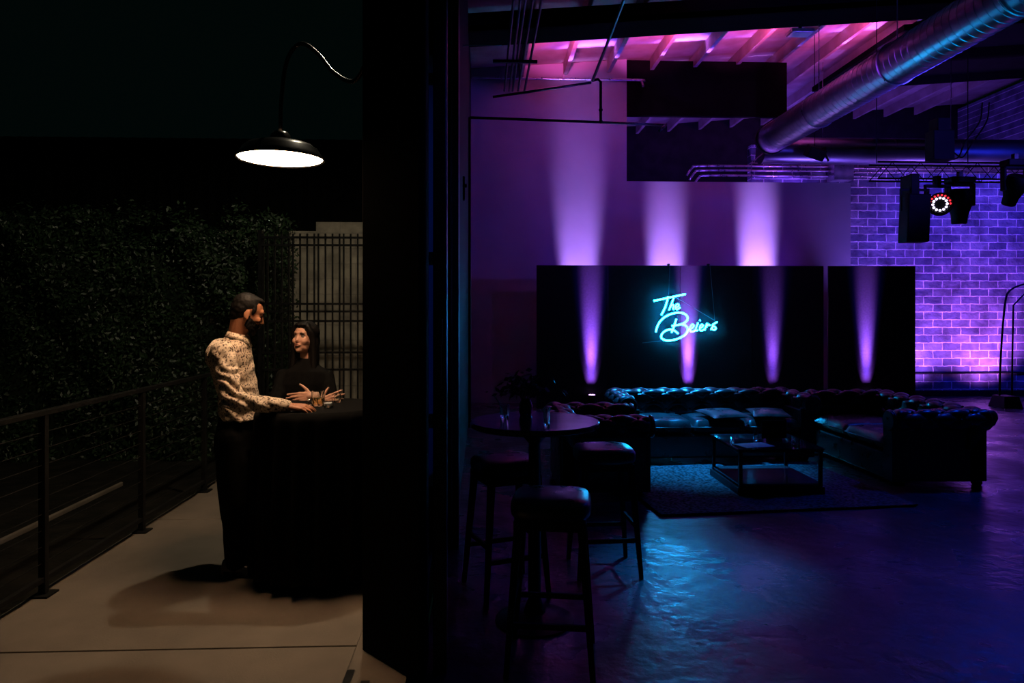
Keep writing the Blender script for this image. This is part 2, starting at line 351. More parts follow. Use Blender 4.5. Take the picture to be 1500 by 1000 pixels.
# plaster wall: high to the left, stepped down to the right
stepx = W(918, 266, WALL_Y).x; endx = W(1246, 300, WALL_Y).x; stepz = W(1000, 266, WALL_Y).z
mb = MB(); x0 = -0.3
poly = [(x0, 0), (endx, 0), (endx, stepz), (stepx, stepz), (stepx, ZD(stepx)), (x0, ZD(x0))]
n = len(poly); vs = [(p[0], WALL_Y, p[1]) for p in poly] + [(p[0], WALL_Y + 0.15, p[1]) for p in poly]
mb.add(vs, [tuple(range(n-1, -1, -1)), tuple(range(n, 2*n))] + [(i, (i+1) % n, (i+1) % n + n, i + n) for i in range(n)])
struct('wall_back', mb, 'plaster')
struct('wall_rear', MB().box((endx - 1.6, BRICK_Y, 0), (12.5, BRICK_Y + 0.2, 4.9)), 'brick')
struct('wall_right', MB().box((12.3, -1.5, 0), (12.5, 18, 6.9)), 'brick')
struct('wall_end', MB().box((-0.4, 17.9, 0), (12.5, 18.0, 7.2)), 'darkwood')
struct('wall_left', MB().box((-0.34, 5.2, 0), (-0.20, WALL_Y, ZD(-.3))), 'black')
struct('wall_left_upper', MB().box((-0.34, -1.5, 4.9), (-0.20, 5.2, ZD(-.3))), 'black')
struct('baseboard_rear', MB().box((endx + .01, BRICK_Y - 0.05, 0), (12.3, BRICK_Y, 0.11)), 'black')
# suspended black soffits and a flat black panel filling the dark area over the low wall
struct('trim_1', sloped(-0.19, 12.3, 9.85, 10.45, -0.52, -0.44).add(*(lambda m: (m.v, m.f))(sloped(-0.19, 12.3, 9.85, 9.90, -0.52, -0.27))), 'blackflat')  # front upstand added to keep magenta light from spreading forward
struct('trim_2', sloped(6.9, 12.3, 11.35, 14.6, -0.35, -0.25), 'blackflat')
tx = W(1150, 100, WALL_Y + .1).x
struct('trim_3', MB().box((stepx + 0.01, WALL_Y + 0.02, 5.25), (tx, WALL_Y + 0.12, ZD(stepx) - .01)), 'blackflat')
struct('trim_4', sloped(-0.19, 12.3, 5.9, 8.35, -0.50, -0.40), 'blackflat')
k = 5
for i in range(14):
    x = 0.68 + 0.8 * i
    struct('trim_%d' % k, sloped(x, x + 0.07, 4.0, 17.8, -0.22, -0.001), 'wood'); k += 1
# ================================================================ dark door stack between yard and room
struct('door_1', MB().prism([(-0.583, 3.50), (-0.277, 3.165), (-0.255, 3.165), (-0.255, 3.42), (-0.36, 3.70), (-0.56, 3.75)], 0.0, 5.2), 'blackflat', bevel=0.004)
dd = bpy.data.objects['door_1']
struct('door_1_header', MB().box((-0.60, -1.5, 4.9), (-0.35, 5.2, 5.35)), 'blackflat')
j0 = W(635, 500, 3.3).x; j1 = W(655, 500, 3.3).x
fr = struct('door_2', MB().box((j0, 3.26, 0), (j1, 3.36, 5.0)), 'blackmetal', bevel=0.006)
obj('door_handle', MB().box((j0 + .02, 3.235, 1.50), (j0 + .045, 3.26, 1.62)).box((j0 + .028, 3.235, 1.30), (j0 + .04, 3.26, 1.5)), 'blackmetal', fr, bevel=0.003)
struct('slit_panel_1', MB().box((-0.44, 4.30, 0.6), (-0.215, 4.34, 3.2)), 'plaster')  # pale panel added behind the slit to catch blue light
wf = bpy.data.objects['slit_panel_1']
for z in (3.02, 1.95, 0.98):
    obj('slit_rail', MB().box((-0.44, 4.27, z), (-0.215, 4.30, z + 0.06)), 'blackmetal', wf)
q0 = W(658, 500, 5.0).x; q1 = W(672, 500, 5.0).x
struct('trim_30', MB().box((q0, 4.97, 0), (q1, 5.17, ZD(-.3))).tube([(q0 + .012, 4.93, 0.02), (q0 + .012, 4.93, 6.0)], 0.012), 'blackmetal', bevel=0.004)
struct('trim_31', MB().box((-0.44, 3.70, 0), (-0.36, 9.5, 5.2)), 'blackflat')  # front end extended to block patio lamp light from the room
# ================================================================ yard
struct('ground', MB().box((-14, -2, -0.50), (-0.62, 14, -0.30)).box((-14, -2, -0.30), (-2.66, 14, -0.045)), 'soil')
mbp = MB(); ys = [-2.0, 1.35, 3.55, 5.77, 7.97, 9.9]
for a, b in zip(ys[:-1], ys[1:]): mbp.box((-2.62, a + 0.006, -0.29), (-0.62, b - 0.006, 0.0))
mbp.box((-2.62, -2, -0.29), (-0.62, 9.9, -0.02)).box((-0.62, 2.6, -0.29), (-0.34, 9.9, 0.0))
struct('floor_patio', mbp, 'floor_out', bevel=0.004)
struct('trim_32', MB().box((-0.62, 1.5, 0.0), (-0.585, 3.3, 0.006)).box((-0.54, 1.5, 0.0), (-0.50, 3.2, 0.006)), 'blackmetal')
kb = W(180, 705, 7).x
obj_k = struct('trim_33', MB().box((-3.53, -1, -0.05), (-3.5, 7.1, -0.005)), 'floor_out', bevel=0.01)
# block wall seen through the gate
wx0 = W(330, 400, 9.4).x; wx1 = W(463, 400, 9.4).x
zt0 = W(430, 338, 9.4).z; zt1 = W(490, 325, 9.4).z
struct('wall_yard', MB().box((wx0, 9.4, -.3), (wx1, 9.6, zt0)).box((wx1, 9.4, -.3), (-0.34, 9.6, zt1)), 'block')
# dark corrugated shed behind the hedge
mbc = MB(); xs = np.arange(-13.0, -0.4, 0.09); vs = []; fs = []
for i, x in enumerate(xs):
    y = 10.6 + (0.03 if i % 2 else 0.0); vs += [(x, y, -.3), (x, y, 4.2), (x, y + .08, 4.2), (x, y + .08, -.3)]
for i in range(len(xs) - 1):
    a = 4 * i
    for q in range(4): fs.append((a+q, a+(q+1) % 4, a+4+(q+1) % 4, a+4+q))
fs += [(3, 2, 1, 0), tuple(4*(len(xs)-1)+q for q in range(4))]
mbc.add(vs, fs); struct('wall_shed', mbc, 'blackflat')

# gate of vertical bars
g = thing('metal_gate', 'tall black barred metal gate standing before the pale block wall', 'gate', (W(455, 600, 8.0).x, 8.0, 0))
gx0 = W(386, 500, 8.0).x; gx1 = -0.36
zs = [W(450, y, 8.0).z for y in (348, 359, 445, 456, 470, 516, 541)]
nb = 0
x = gx0; gz = W(450, 342, 8.0).z
while x < gx1:
    obj('bar', MB().box((x - .009, 7.99, 0.06), (x + .009, 8.008, gz)), 'blackmetal', g)
    x += 0.078 if nb % 4 else 0.045; nb += 1
mb = MB()
for z in zs: mb.box((gx0 - .02, 7.975, z - .012), (gx1, 7.99, z + .012))
mb.box((gx0 - .02, 7.975, 0.05), (gx1, 7.99, 0.08)); obj('rail', mb, 'blackmetal', g)
for x in (gx0 - .03,):
    obj('post', MB().box((x - .02, 7.96, 0), (x + .02, 8.03, gz + .03)), 'blackmetal', g)

# railing at the patio edge
r = thing('metal_railing', 'low black metal railing with base plates along the patio edge', 'railing', (-2.55, 5.4, 0))
py = [3.06, 4.26, 5.46, 6.66, 7.86]
for y in py:
    p = obj('post', MB().box((-2.575, y - .02, 0.012), (-2.535, y + .02, 1.05)), 'black', r, bevel=0.003)
    obj('base_plate', MB().box((-2.60, y - .06, 0.0), (-2.50, y + .06, 0.012)), 'black', p, bevel=0.002)
obj('top_rail', MB().box((-2.58, 1.6, 1.05), (-2.53, 7.9, 1.08)), 'black', r, bevel=0.004)
obj('bottom_rail', MB().box((-2.57, 1.6, 0.08), (-2.54, 7.9, 0.11)), 'black', r, bevel=0.003)
for i in range(9):
    z = 0.19 + i * 0.095
    obj('cable', MB().tube([(-2.555, 1.6, z), (-2.555, 7.9, z)], 0.003, 6), 'black', r)

# hedge
def leaves(pts, nrm, size, jitter=0.6):
    n = len(pts); a = rng.normal(size=(n, 3)); d = nrm + jitter * a; d /= np.linalg.norm(d, axis=1)[:, None]
    t = rng.normal(size=(n, 3)); t -= (t*d).sum(1)[:, None]*d; t /= np.linalg.norm(t, axis=1)[:, None]; b = np.cross(d, t)
    s = size * rng.uniform(0.6, 1.3, n)[:, None]
    q = np.stack([pts - t*s, pts + b*s*.45, pts + t*s, pts - b*s*.45], 1).reshape(-1, 3)
    return q, [(4*i, 4*i+1, 4*i+2, 4*i+3) for i in range(n)]
hx0, hx1 = -8.2, W(398, 450, 8.4).x
h = thing('hedge', 'tall dark clipped leafy hedge beside the gate', 'hedge', ((hx0 + hx1)/2, 8.8, -0.3))
def hb(x): return 2.62 + 0.13*math.sin(x*2.1) + 0.10*math.sin(x*5.3 + 1) + .08*noise.noise((x*4, 0, 0))
mb = MB(); core = []
N = 60
for i in range(N + 1):
    x = hx0 + .1 + (hx1 - hx0 - .2)*i/N; z = hb(x) - .14
    core += [(x, 8.42, -.3), (x, 8.42, z), (x, 9.15, z), (x, 9.15, -.3)]
fs = [(4*i+q, 4*i+(q+1) % 4, 4*i+4+(q+1) % 4, 4*i+4+q) for i in range(N) for q in range(4)] + [(3, 2, 1, 0), tuple(4*N+q for q in range(4))]
mb.add(core, fs)
obj('branches', mb, 'leafdark', h)
n = 42000
xx = rng.uniform(hx0, hx1, n); zt = np.array([hb(x) for x in xx]); zz = -.25 + (zt + .25) * rng.uniform(0, 1, n)**0.85
bulge = 0.10*np.sin(xx*3.1 + zz*2.0) + 0.07*np.sin(zz*5 + xx*7)
P1 = np.stack([xx, 8.36 - bulge*.7 + rng.normal(0, .045, n), zz], 1)
n2 = 9000; x2 = rng.uniform(hx0, hx1, n2); P2 = np.stack([x2, rng.uniform(8.3, 9.2, n2), np.array([hb(x) for x in x2]) + rng.normal(0, .05, n2)], 1)
n3 = 6000; P3 = np.stack([hx1 + rng.normal(0, .05, n3), rng.uniform(8.3, 9.2, n3), rng.uniform(-.2, hb(hx1), n3)], 1)
n4 = 900; cxs = rng.choice([W(p, 320, 8.6).x for p in (352, 262, 205, 150, 60)], n4)
P4 = np.stack([cxs + rng.normal(0, .10, n4), rng.normal(8.55, .12, n4), 2.68 + np.abs(rng.normal(0, .11, n4))], 1)
NR = np.concatenate([np.tile([0, -1, .3], (n, 1)), np.tile([0, -.3, 1], (n2, 1)), np.tile([1, -.3, .2], (n3, 1)), np.tile([0, -.5, 1], (n4, 1))])
q, fs = leaves(np.concatenate([P1, P2, P3, P4]), NR, 0.030)
me = bpy.data.meshes.new('foliage'); me.from_pydata([tuple(v) for v in (q - np.array(h.location))], [], fs); finish('foliage', me, 'leaf', h)
h['label'] = 'tall dark leafy hedge beside the gate'

# small far light over the hedge end
sl = thing('wall_light', 'tiny bright wall light above the end of the hedge', 'light', W(392, 323, 10.5))
p = W(392, 323, 10.5)
obj('housing', MB().box((p.x - .05, p.y - .02, p.z + .02), (p.x + .05, p.y + .09, p.z + .06)), 'black', sl)
obj('bulb', MB().ell((p.x - .02, p.y, p.z), (.02, .02, .02)).ell((p.x + .025, p.y, p.z), (.014, .014, .014)), mat('small_bulb', emis=(1, .9, .7), es=3), sl)

# gooseneck lamp over the couple
def gooseneck(c, label, arm_pts, rad=0.25):
    L = thing('gooseneck_lamp', label, 'lamp', c)
    R = rad
    prof = [(R, 0), (R*1.02, .003), (R*1.015, .012), (R*.93, .035), (R*.86, .065), (R*.74, .088), (R*.5, .104), (R*.26, .118), (R*.22, .15), (R*.16, .165), (.02, .17)]
    inner = [(.02, .160), (R*.2, .110), (R*.48, .096), (R*.72, .080), (R*.84, .058), (R*.91, .030), (R*.985, .003)]
    mb = MB(); P = prof + inner; nn = 48; vs = []
    for rr, z in P:
        for k in range(nn):
            a = 2*math.pi*k/nn; vs.append((c[0] + rr*math.cos(a), c[1] + rr*math.sin(a), c[2] + z))
    m_ = len(P); mb.add(vs, [(i*nn+k, i*nn+(k+1) % nn, ((i+1) % m_)*nn+(k+1) % nn, ((i+1) % m_)*nn+k) for i in range(m_) for k in range(nn)])
    obj('lamp_shade', mb, 'blackgloss', L, smooth=True, angle=50)
    obj('diffuser', MB().lathe([(.001, .006), (R*.6, .004), (R*.965, .008), (R*.965, .014), (.001, .016)], c, 48), 'lampglow', L, smooth=True)
    obj('arm', MB().tube(bez([(c[0], c[1], c[2] + .165)] + arm_pts), 0.012, 10), 'blackgloss', L, smooth=True)
    return L
M['blackgloss'] = noisy(mat('black_enamel', rough=0.25), (0.003, 0.003, 0.003), (0.005, 0.005, 0.005), 10)
lc = W(411, 234, 4.27)
gooseneck(lc, 'black gooseneck barn lamp glowing over the standing couple',
          [W(412, 150, 4.27), W(420, 90, 4.25), W(440, 64, 4.2), W(465, 78, 4.1), W(490, 107, 3.95), W(520, 118, 3.80), (-0.57, 3.70, 3.0)])
gl = bpy.data.objects['gooseneck_lamp']
obj('wall_plate', MB().lathe([(.06, 0), (.06, .02), (.03, .03)], (-0.555, 3.70, 3.0), 20, Matrix.Rotation(math.radians(-90), 3, 'Y')), 'blackgloss', gl)

# ================================================================ cocktail table outside with floor-length cloth
tc = W(470, 600, 4.55); TZ = 1.057
def cloth_table(c, r, top, hem, folds, label, lab2):
    T = thing('cocktail_table', label, 'table', (c[0], c[1], 0))
    obj('table_top', MB().lathe([(r - .01, top - .035), (r - .002, top - .03), (r - .002, top - .006), (r - .01, top - .004)], (c[0], c[1], 0), 48), 'darkwood', T, smooth=True, angle=40)
    obj('pedestal', MB().tube([(c[0], c[1], .03), (c[0], c[1], top - .03)], .035, 16), 'blackmetal', T, smooth=True, angle=40)
    obj('base', MB().lathe([(.27, 0), (.27, .012), (.06, .03), (.04, .06)], (c[0], c[1], 0), 36), 'blackmetal', T, smooth=True, angle=40)
    cl = MB(); nn = 240; vs = []; prof = []
    for j in range(16):
        t = j/15; prof.append((r*t, top, 0))
    for j in range(1, 26):
        t = j/25; prof.append((r + .012 + .015*t, top - (top - hem)*t, t))
    for rr, z, t in prof:
        for k in range(nn):
            a = 2*math.pi*k/nn; w = (.034*math.sin(folds*a + .6*math.sin(3*a)) + .012*math.sin(folds*2.3*a))*min(1, t*1.8)
            dz = (.012*math.sin(folds*a)) if t == 1 else 0
            vs.append((c[0] + (rr + w)*math.cos(a), c[1] + (rr + w)*math.sin(a), z + dz - (.004 if t > 0 and t < .05 else 0)))
    m_ = len(prof); cl.add(vs, [(i*nn+k, i*nn+(k+1) % nn, (i+1)*nn+(k+1) % nn, (i+1)*nn+k) for i in range(m_-1) for k in range(nn)])
    o = obj('tablecloth', cl, 'blackmatte', smooth=True); tag(o, lab2, 'tablecloth')
    sd = o.modifiers.new('solid', 'SOLIDIFY'); sd.thickness = 0.003; sd.offset = 1
    return T
cloth_table(tc, 0.385, TZ, 0.07, 18, 'round high cocktail table between the man and the woman', 'long black cloth over the high table where the couple stand')

def tumbler(c, r, hgt, label, liquid=None, group=None, wall=.003):
    g = thing('drinking_glass', label, 'glass', c, group=group)
    pr = [(r*.90, 0), (r*.93, .004), (r, hgt), (r - wall, hgt), (r*.9 - wall, .012), (.001, .010)]
    obj('glass_body', MB().lathe(pr, c, 24), 'glass', g, smooth=True, angle=40)
    if liquid: obj('drink', MB().lathe([(r*.88 - wall, .0125), (r*.9 - wall + (r*.1)*liquid/hgt, liquid), (.001, liquid)], c, 24), 'amber', g, smooth=True, angle=40)
    return g
g1 = WZ(466, 594, TZ + .004); g1.z = TZ + .004
tumbler(g1, .042, .092, 'short tumbler of amber drink in front of the woman', .05)
g2 = WZ(494, 589, TZ + .004); g2.z = TZ + .004
tumbler(g2, .022, .058, 'small clear glass at the right edge of the cloth table', None)
c3 = WZ(481, 597, TZ + .004); c3.z = TZ + .004
ca = thing('votive_candle', 'small mosaic glass votive between the two glasses', 'candle', c3)
obj('holder', MB().lathe([(.022, 0), (.03, .012), (.03, .05), (.027, .05), (.027, .014), (.001, .012)], c3, 12), 'glass', ca)
obj('wax', MB().lathe([(.025, .0145), (.025, .03), (.001, .03)], c3, 12), 'paper', ca)
ph = WZ(453, 598, TZ + .004); ph.z = TZ + .004
sk = thing('salt_shaker', 'tiny dark capped shaker left of the amber drink', 'shaker', ph)
obj('jar', MB().lathe([(.012, 0), (.013, .035), (.010, .04)], ph, 12), 'glass', sk, smooth=True)
obj('cap', MB().lathe([(.012, .0405), (.012, .052), (.004, .058)], ph, 12), 'silver', sk, smooth=True)

# ================================================================ people
def frame(fwd, up=(0, 0, 1)):
    f = Vector(fwd).normalized(); l = Vector(up).cross(f).normalized(); u = f.cross(l)
    return Matrix((f, l, u)).transposed()       # columns: forward, left, up
def head_prims(mb, c, R, s=1.0, female=False):
    def P(x, y, z): return Vector(c) + R @ (Vector((x, y, z))*s)
    def E(p, r, rot=None): mb.ell(P(*p), [a*s for a in r], R if rot is None else R @ rot, 28, 18)
    E((-.014, 0, .032), (.096, .077, .088)); E((.012, 0, -.012), (.080, .066, .088))
    E((.030, 0, -.062), (.055, .050, .050)); E((.062, 0, -.096), (.026, .024, .020))
    E((.030, .036, -.070), (.036, .018, .030)); E((.030, -.036, -.070), (.036, .018, .030))
    E((.066, 0, .030), (.026, .050, .030))                               # brow
    for sy in (1, -1):
        E((.054, sy*.034, -.026), (.032, .028, .034)) if female else E((.060, sy*.036, -.020), (.028, .023, .024))                     # cheek
        E((-.012, sy*.076, -.010), (.018, .007, .030), Matrix.Rotation(sy*.25, 3, 'Z'))
        E((-.004, sy*.078, -.030), (.010, .007, .012))
    nk = .82 if female else 1.0
    mb.capsule(P(.086, 0, .016), .0075*s*nk, P(.105 - (.004 if female else 0), 0, -.026), .0108*s*nk)      # nose
    for sy in (1, -1): mb.capsule(P(.094, sy*.009*nk, -.032), .0072*s*nk, P(.086, sy*.012*nk, -.032), .007*s)
    E((.082, 0, -.058), (.018, .026, .013)); E((.084, 0, -.067), (.013, .018, .007)); E((.083, 0, -.052), (.013, .020, .006))
    return P
def face_post(c, R, s, inv):
    pts = [(Vector(c) + R @ (Vector((.100, sy*.032, .008))*s), .0155*s, .009*s) for sy in (1, -1)]
    back = -(R @ Vector((1, 0, 0)))
    def post(me):
        n = len(me.vertices); co = np.empty(n*3); me.vertices.foreach_get('co', co); co = co.reshape(-1, 3)
        for p, rad, dep in pts:
            q = np.array(inv @ p); bk = np.array(inv.to_3x3() @ back); d2 = ((co - q)**2).sum(1); co += np.exp(-d2/(2*rad*rad))[:, None]*bk*dep
        me.vertices.foreach_set('co', co.ravel()); me.update()
    return post
def hand_prims(mb, wrist, d, thumb, s=1.0, curls=((.3, .5, .4),)*4, spread=.06, thumb_dir=(.62, .72, -.28), thumb_bend=.3):
    X = Vector(d).normalized(); Z = X.cross(Vector(thumb)).normalized(); Y = Z.cross(X).normalized()
    # Z is made to be the back of the hand by the caller's choice of sign
    return X, Y, Z
def make_hand(mb, wrist, d, thumb, back, s=1.0, curls=None, spread=.07, tdir=(.62, .74, -.25)):
    X = Vector(d).normalized(); Z = Vector(back); Z = (Z - X*Z.dot(X)).normalized(); Y = Z.cross(X)
    if Y.dot(Vector(thumb)) < 0: Y = -Y
    w = Vector(wrist)
    def P(x, y, z=0): return w + (X*x + Y*y + Z*z)*s
    ks = [(.090, .030), (.095, .0105), (.090, -.009), (.080, -.027)]
    lens = [(.040, .025, .019), (.045, .028, .020), (.041, .026, .020), (.032, .020, .018)]
    rad = [.0088, .0090, .0086, .0076]
    curls = curls or [(.25, .35, .25)]*4
    for (kx, ky), ln, r0, cu, i in zip(ks, lens, rad, curls, range(4)):
        mb.capsule(P(.012, ky*.55), .014*s, P(kx, ky), (r0 + .003)*s)
        mb.capsule(P(.03, ky*.75, -.004), .012*s, P(kx - .012, ky*.95, -.004), .012*s)
        an = 0; p = P(kx, ky, .001); sa = (1.5 - i)*spread
        rr = r0
        for L, c in zip(ln, cu):
            an += c
            dv = (X*math.cos(sa) + Y*math.sin(sa))*math.cos(an) - Z*math.sin(an)
            q = p + dv*L*s; mb.capsule(p, rr*s, q, (rr - .0007)*s, 12); p = q; rr -= .0008
    t = Vector(tdir); tv = (X*t.x + Y*t.y + Z*t.z).normalized()
    b = P(.022, .020, -.004); m1 = b + tv*.036*s; t2 = (tv + X*.35).normalized(); m2 = m1 + t2*.032*s; m3 = m2 + (t2 + X*.2).normalized()*.024*s
    mb.capsule(b, .015*s, m1, .0115*s); mb.capsule(m1, .0105*s, m2, .0095*s, 12); mb.capsule(m2, .0095*s, m3, .008*s, 12)
    mb.capsule(P(-.03, 0), .024*s, P(.02, 0), .022*s)
def face_parts(parent, c, R, s, look, male):
    def P(x, y, z): return Vector(c) + R @ (Vector((x, y, z))*s)
    for sy in (1, -1):
        e = obj('eye', MB().ell(P(.0665 if male else .0705, sy*.032, .005), [.0125*s, .0135*s, (.0055 if male else .0092)*s], R), 'eyewhite', parent, smooth=True)
        ld = (R @ Vector(look)).normalized()
        obj('iris', MB().ell(P(.0665 if male else .0705, sy*.032, .005) + ld*.0074*s, [.0066*s]*3), 'iris', e, smooth=True)
        obj('eyebrow', MB().tube([P(.088, sy*.014, .027), P(.091, sy*.030, .031), P(.078, sy*.050, .026)], [.0028*s, .0036*s, .0018*s], 8), 'hair', parent, smooth=True)
        if not male:
            obj('eyelash', MB().tube([P(.085, sy*.020, .014), P(.090, sy*.032, .0175), P(.080, sy*.046, .013)], [.0014*s, .002*s, .0016*s], 6), 'hair', parent, smooth=True)
def wrinkle(amp, sc, stretch=(1, 1, 1)):
    def post(me):
        ns = [tuple(v.normal) for v in me.vertices]
        for v, nn in zip(me.vertices, ns):
            q = Vector((v.co.x*sc*stretch[0], v.co.y*sc*stretch[1], v.co.z*sc*stretch[2]))
            k = noise.noise(q)*amp + noise.noise(q*2.3)*amp*.4
            v.co += Vector(nn)*k
        me.update()
    return post
# ---- man
MAN = thing('person', 'bearded man in a cream patterned shirt and black trousers leaning to the high table', 'person', (W(350, 838, 4.58).x, 4.58, 0))
hc = W(363, 459, 4.60); Rm = frame((.86, .40, -.36))
mb = MB(); head_prims(mb, hc, Rm, 1.0)
nb_ = W(349, 491, 4.60)
mb.capsule(hc + Rm @ Vector((-.03, 0, -.05)), .056, nb_ + Vector((-.005, 0, .0)), .060)
yaw = math.radians(8)
chest = W(342, 535, 4.60); belly = W(349, 585, 4.60); pel = W(350, 625, 4.60)
mb.loft([(nb_ + Vector((0, 0, .0)), .06, .07, yaw), (W(344, 508, 4.6), .065, .11, yaw), (chest, .10, .15, yaw), (belly, .085, .125, yaw), (pel, .10, .155, yaw), (W(350, 655, 4.6), .09, .14, yaw)])
shR = W(326, 516, 4.38); shL = W(352, 513, 4.80)
elR = W(344, 588, 4.28); wrR = W(421, 598, 4.24); wrR.z = TZ + .040
elL = W(366, 580, 4.86); wrL = W(392, 600, 4.83)
for sh, el, wr in ((shR, elR, wrR), (shL, elL, wrL)): mb.chain([(sh, .052), (el, .040), (wr, .025)])
hpR = W(340, 640, 4.50); hpL = W(357, 640, 4.72); knR = W(344, 735, 4.48); knL = W(362, 735, 4.74)
anR = W(347, 825, 4.52); anL = W(366, 819, 4.74); anR.z = .10; anL.z = .10
for a, b, c_ in ((hpR, knR, anR), (hpL, knL, anL)):
    mb.chain([(a, .085), (b, .055), (c_, .036)]); mb.capsule(c_, .034, Vector((c_.x + .05, c_.y, .05)), .026)
make_hand(mb, wrR, (1, .05, -.10), (0, 1, 0), (0, -.25, 1), 1.05, [(.30, .45, .35), (.34, .5, .4), (.38, .5, .4), (.35, .45, .35)], .10, (.75, .55, -.35))
make_hand(mb, wrL, (.9, .1, -.4), (0, -1, .3), (0, .5, 1), 1.0, [(.5, .7, .5)]*4)
body = blob('body', mb, 'skin_m', MAN, .0042, 3, face_post(hc, Rm, 1.0, wm(MAN).inverted()))
face_parts(MAN, hc, Rm, 1.0, (1, 0, -.1), True)
def PM(x, y, z): return hc + Rm @ Vector((x, y, z))
obj('mouth', MB().ell(PM(.096, 0, -.060), (.006, .018, .006), Rm), 'lips', MAN, smooth=True)
mb = MB(); mb.ell(PM(-.024, 0, .046), (.090, .0805, .082), Rm, 28, 18).ell(PM(-.040, 0, .02), (.074, .0785, .085), Rm).ell(PM(-.056, 0, -.030), (.048, .058, .05), Rm)
mb.ell(PM(.020, 0, .096), (.052, .054, .026), Rm)
for sy in (1, -1): mb.ell(PM(.020, sy*.066, .030), (.016, .012, .034), Rm)
blob('hair', mb, 'hair', MAN, .005, 2, wrinkle(.0018, 60))
mb = MB()
for a in range(-6, 7):
    t = a/6; y = .056*math.sin(t*1.57); x = .014 + .062*math.cos(t*1.5)
    mb.capsule(PM(x - .008*abs(t), y*1.08, -.060 + .045*abs(t)**2), .013 - .004*abs(t), PM(x - .006, y, -.108 + .035*abs(t)**1.4), .020 - .006*abs(t))
mb.capsule(PM(.094, .022, -.048), .006, PM(.098, .0, -.043), .006).capsule(PM(.094, -.022, -.048), .006, PM(.098, .0, -.043), .006)
mb.capsule(PM(.090, .024, -.05), .007, PM(.082, .022, -.09), .008).capsule(PM(.090, -.024, -.05), .007, PM(.082, -.022, -.09), .008)
blob('beard', mb, 'hair', MAN, .0045, 2, wrinkle(.003, 70))
# shirt
mb = MB()
mb.loft([(W(347, 492, 4.60), .062, .070, yaw), (W(346, 497, 4.60), .078, .092, yaw), (W(340, 507, 4.60), .112, .168, yaw), (W(338, 525, 4.60), .132, .182, yaw), (W(344, 555, 4.60), .128, .170, yaw),
         (W(350, 580, 4.60), .120, .160, yaw), (W(351, 602, 4.60), .128, .172, yaw), (W(354, 612, 4.60), .128, .172, yaw)])
mb.ell(shR + Vector((-.01, .02, -.005)), (.078, .075, .075)).ell(shL + Vector((0, -.02, -.005)), (.076, .075, .075))
mb.ell(W(322, 520, 4.62), (.075, .15, .11))
for sh, el, wr in ((shR, elR, wrR), (shL, elL, wrL)):
    mid = (sh + el)/2 + Vector((-.005, 0, 0)); f1 = el + (wr - el)*.5; cuff = wr + (el - wr).normalized()*.012
    mb.chain([(sh, .072), (mid, .064), (el + Vector((-.006, 0, .0)), .058), (f1, .050), (cuff, .040)])
def shirt_post(me):
    inv = wm(MAN)
    for v, nn in zip(me.vertices, [v.normal.copy() for v in me.vertices]):
        w = v.co + MAN.location
        k = .004*noise.noise(Vector((w.x*22, w.y*14, w.z*26))) 
        da = (w - elR).length; arm = math.exp(-(da/.20)**2)
        k += arm*.012*math.sin((w.z*1.0 + w.x*.55)*115 + 4*noise.noise(w*9))
        k += .0028*math.sin((w.z*.8 - w.x*.9)*60 + 5*noise.noise(w*6))*(1 - arm)
        v.co += nn*k
    me.update()
blob('shirt', mb, 'shirt', MAN, .006, 3, shirt_post)
# collar
mb = MB(); vs = []; fs = []; nn_ = 28
cc = nb_ + Vector((.004, 0, .010))
for j in range(3):
    for k in range(nn_ + 1):
        a = math.radians(22) + (2*math.pi - math.radians(44))*k/nn_
        rr = (.064, .070, .090)[j]; z = (-.010, .020, -.016)[j]; fr_ = (1 + math.cos(a))/2
        z -= .034*fr_ + (.040*fr_**4 if j == 2 else 0)
        q = Matrix.Rotation(yaw + .1, 3, 'Z') @ Vector((rr*math.cos(a)*.95, rr*math.sin(a)*1.0, z)); vs.append(cc + q)
for j in range(2):
    for k in range(nn_): fs.append((j*(nn_+1)+k, j*(nn_+1)+k+1, (j+1)*(nn_+1)+k+1, (j+1)*(nn_+1)+k))
mb.add(vs, fs); co_ = obj('collar', mb, 'shirt', MAN, smooth=True); sd = co_.modifiers.new('s', 'SOLIDIFY'); sd.thickness = .003
# trousers
mb = MB()
mb.loft([(W(350, 606, 4.60), .118, .160, yaw), (W(349, 632, 4.60), .132, .172, yaw), (W(350, 655, 4.60), .130, .178, yaw), (W(352, 672, 4.60), .10, .15, yaw)])
for a, b, c_ in ((hpR, knR, anR), (hpL, knL, anL)):
    mb.chain([(a + Vector((-.005, 0, -.02)), .105), ((a+b)/2, .098), (b, .088), ((b + c_)/2, .080), (c_ + Vector((0, 0, -.010)), .068)])
blob('trousers', mb, 'blackmatte', MAN, .008, 4, wrinkle(.008, 9, (1.4, 1.4, .5)))
for c_, ang in ((anR, -8), (anL, 6)):
    D = Matrix.Rotation(math.radians(ang), 3, 'Z'); o_ = Vector((c_.x - .03, c_.y, 0))
    mb = MB(); q = lambda x, y, z: o_ + D @ Vector((x, y, z))
    mb.capsule(q(-.03, 0, .045), .040, q(.06, 0, .045), .042).capsule(q(.06, 0, .04), .040, q(.165, .0, .034), .030).ell(q(.13, 0, .03), (.075, .045, .028), D).ell(q(-.02, 0, .075), (.045, .040, .045), D)
    mb.box((-.07, -.036, 0), (.20, .036, .014), Matrix.Translation(o_) @ D.to_4x4())
    blob('shoe', mb, 'leather', MAN, .006, 2)
bk = W(379, 613, 4.42)
obj('belt_end', MB().box((bk.x - .010, bk.y, bk.z - .05), (bk.x, bk.y + .006, bk.z + .012)), 'blackmetal', MAN)

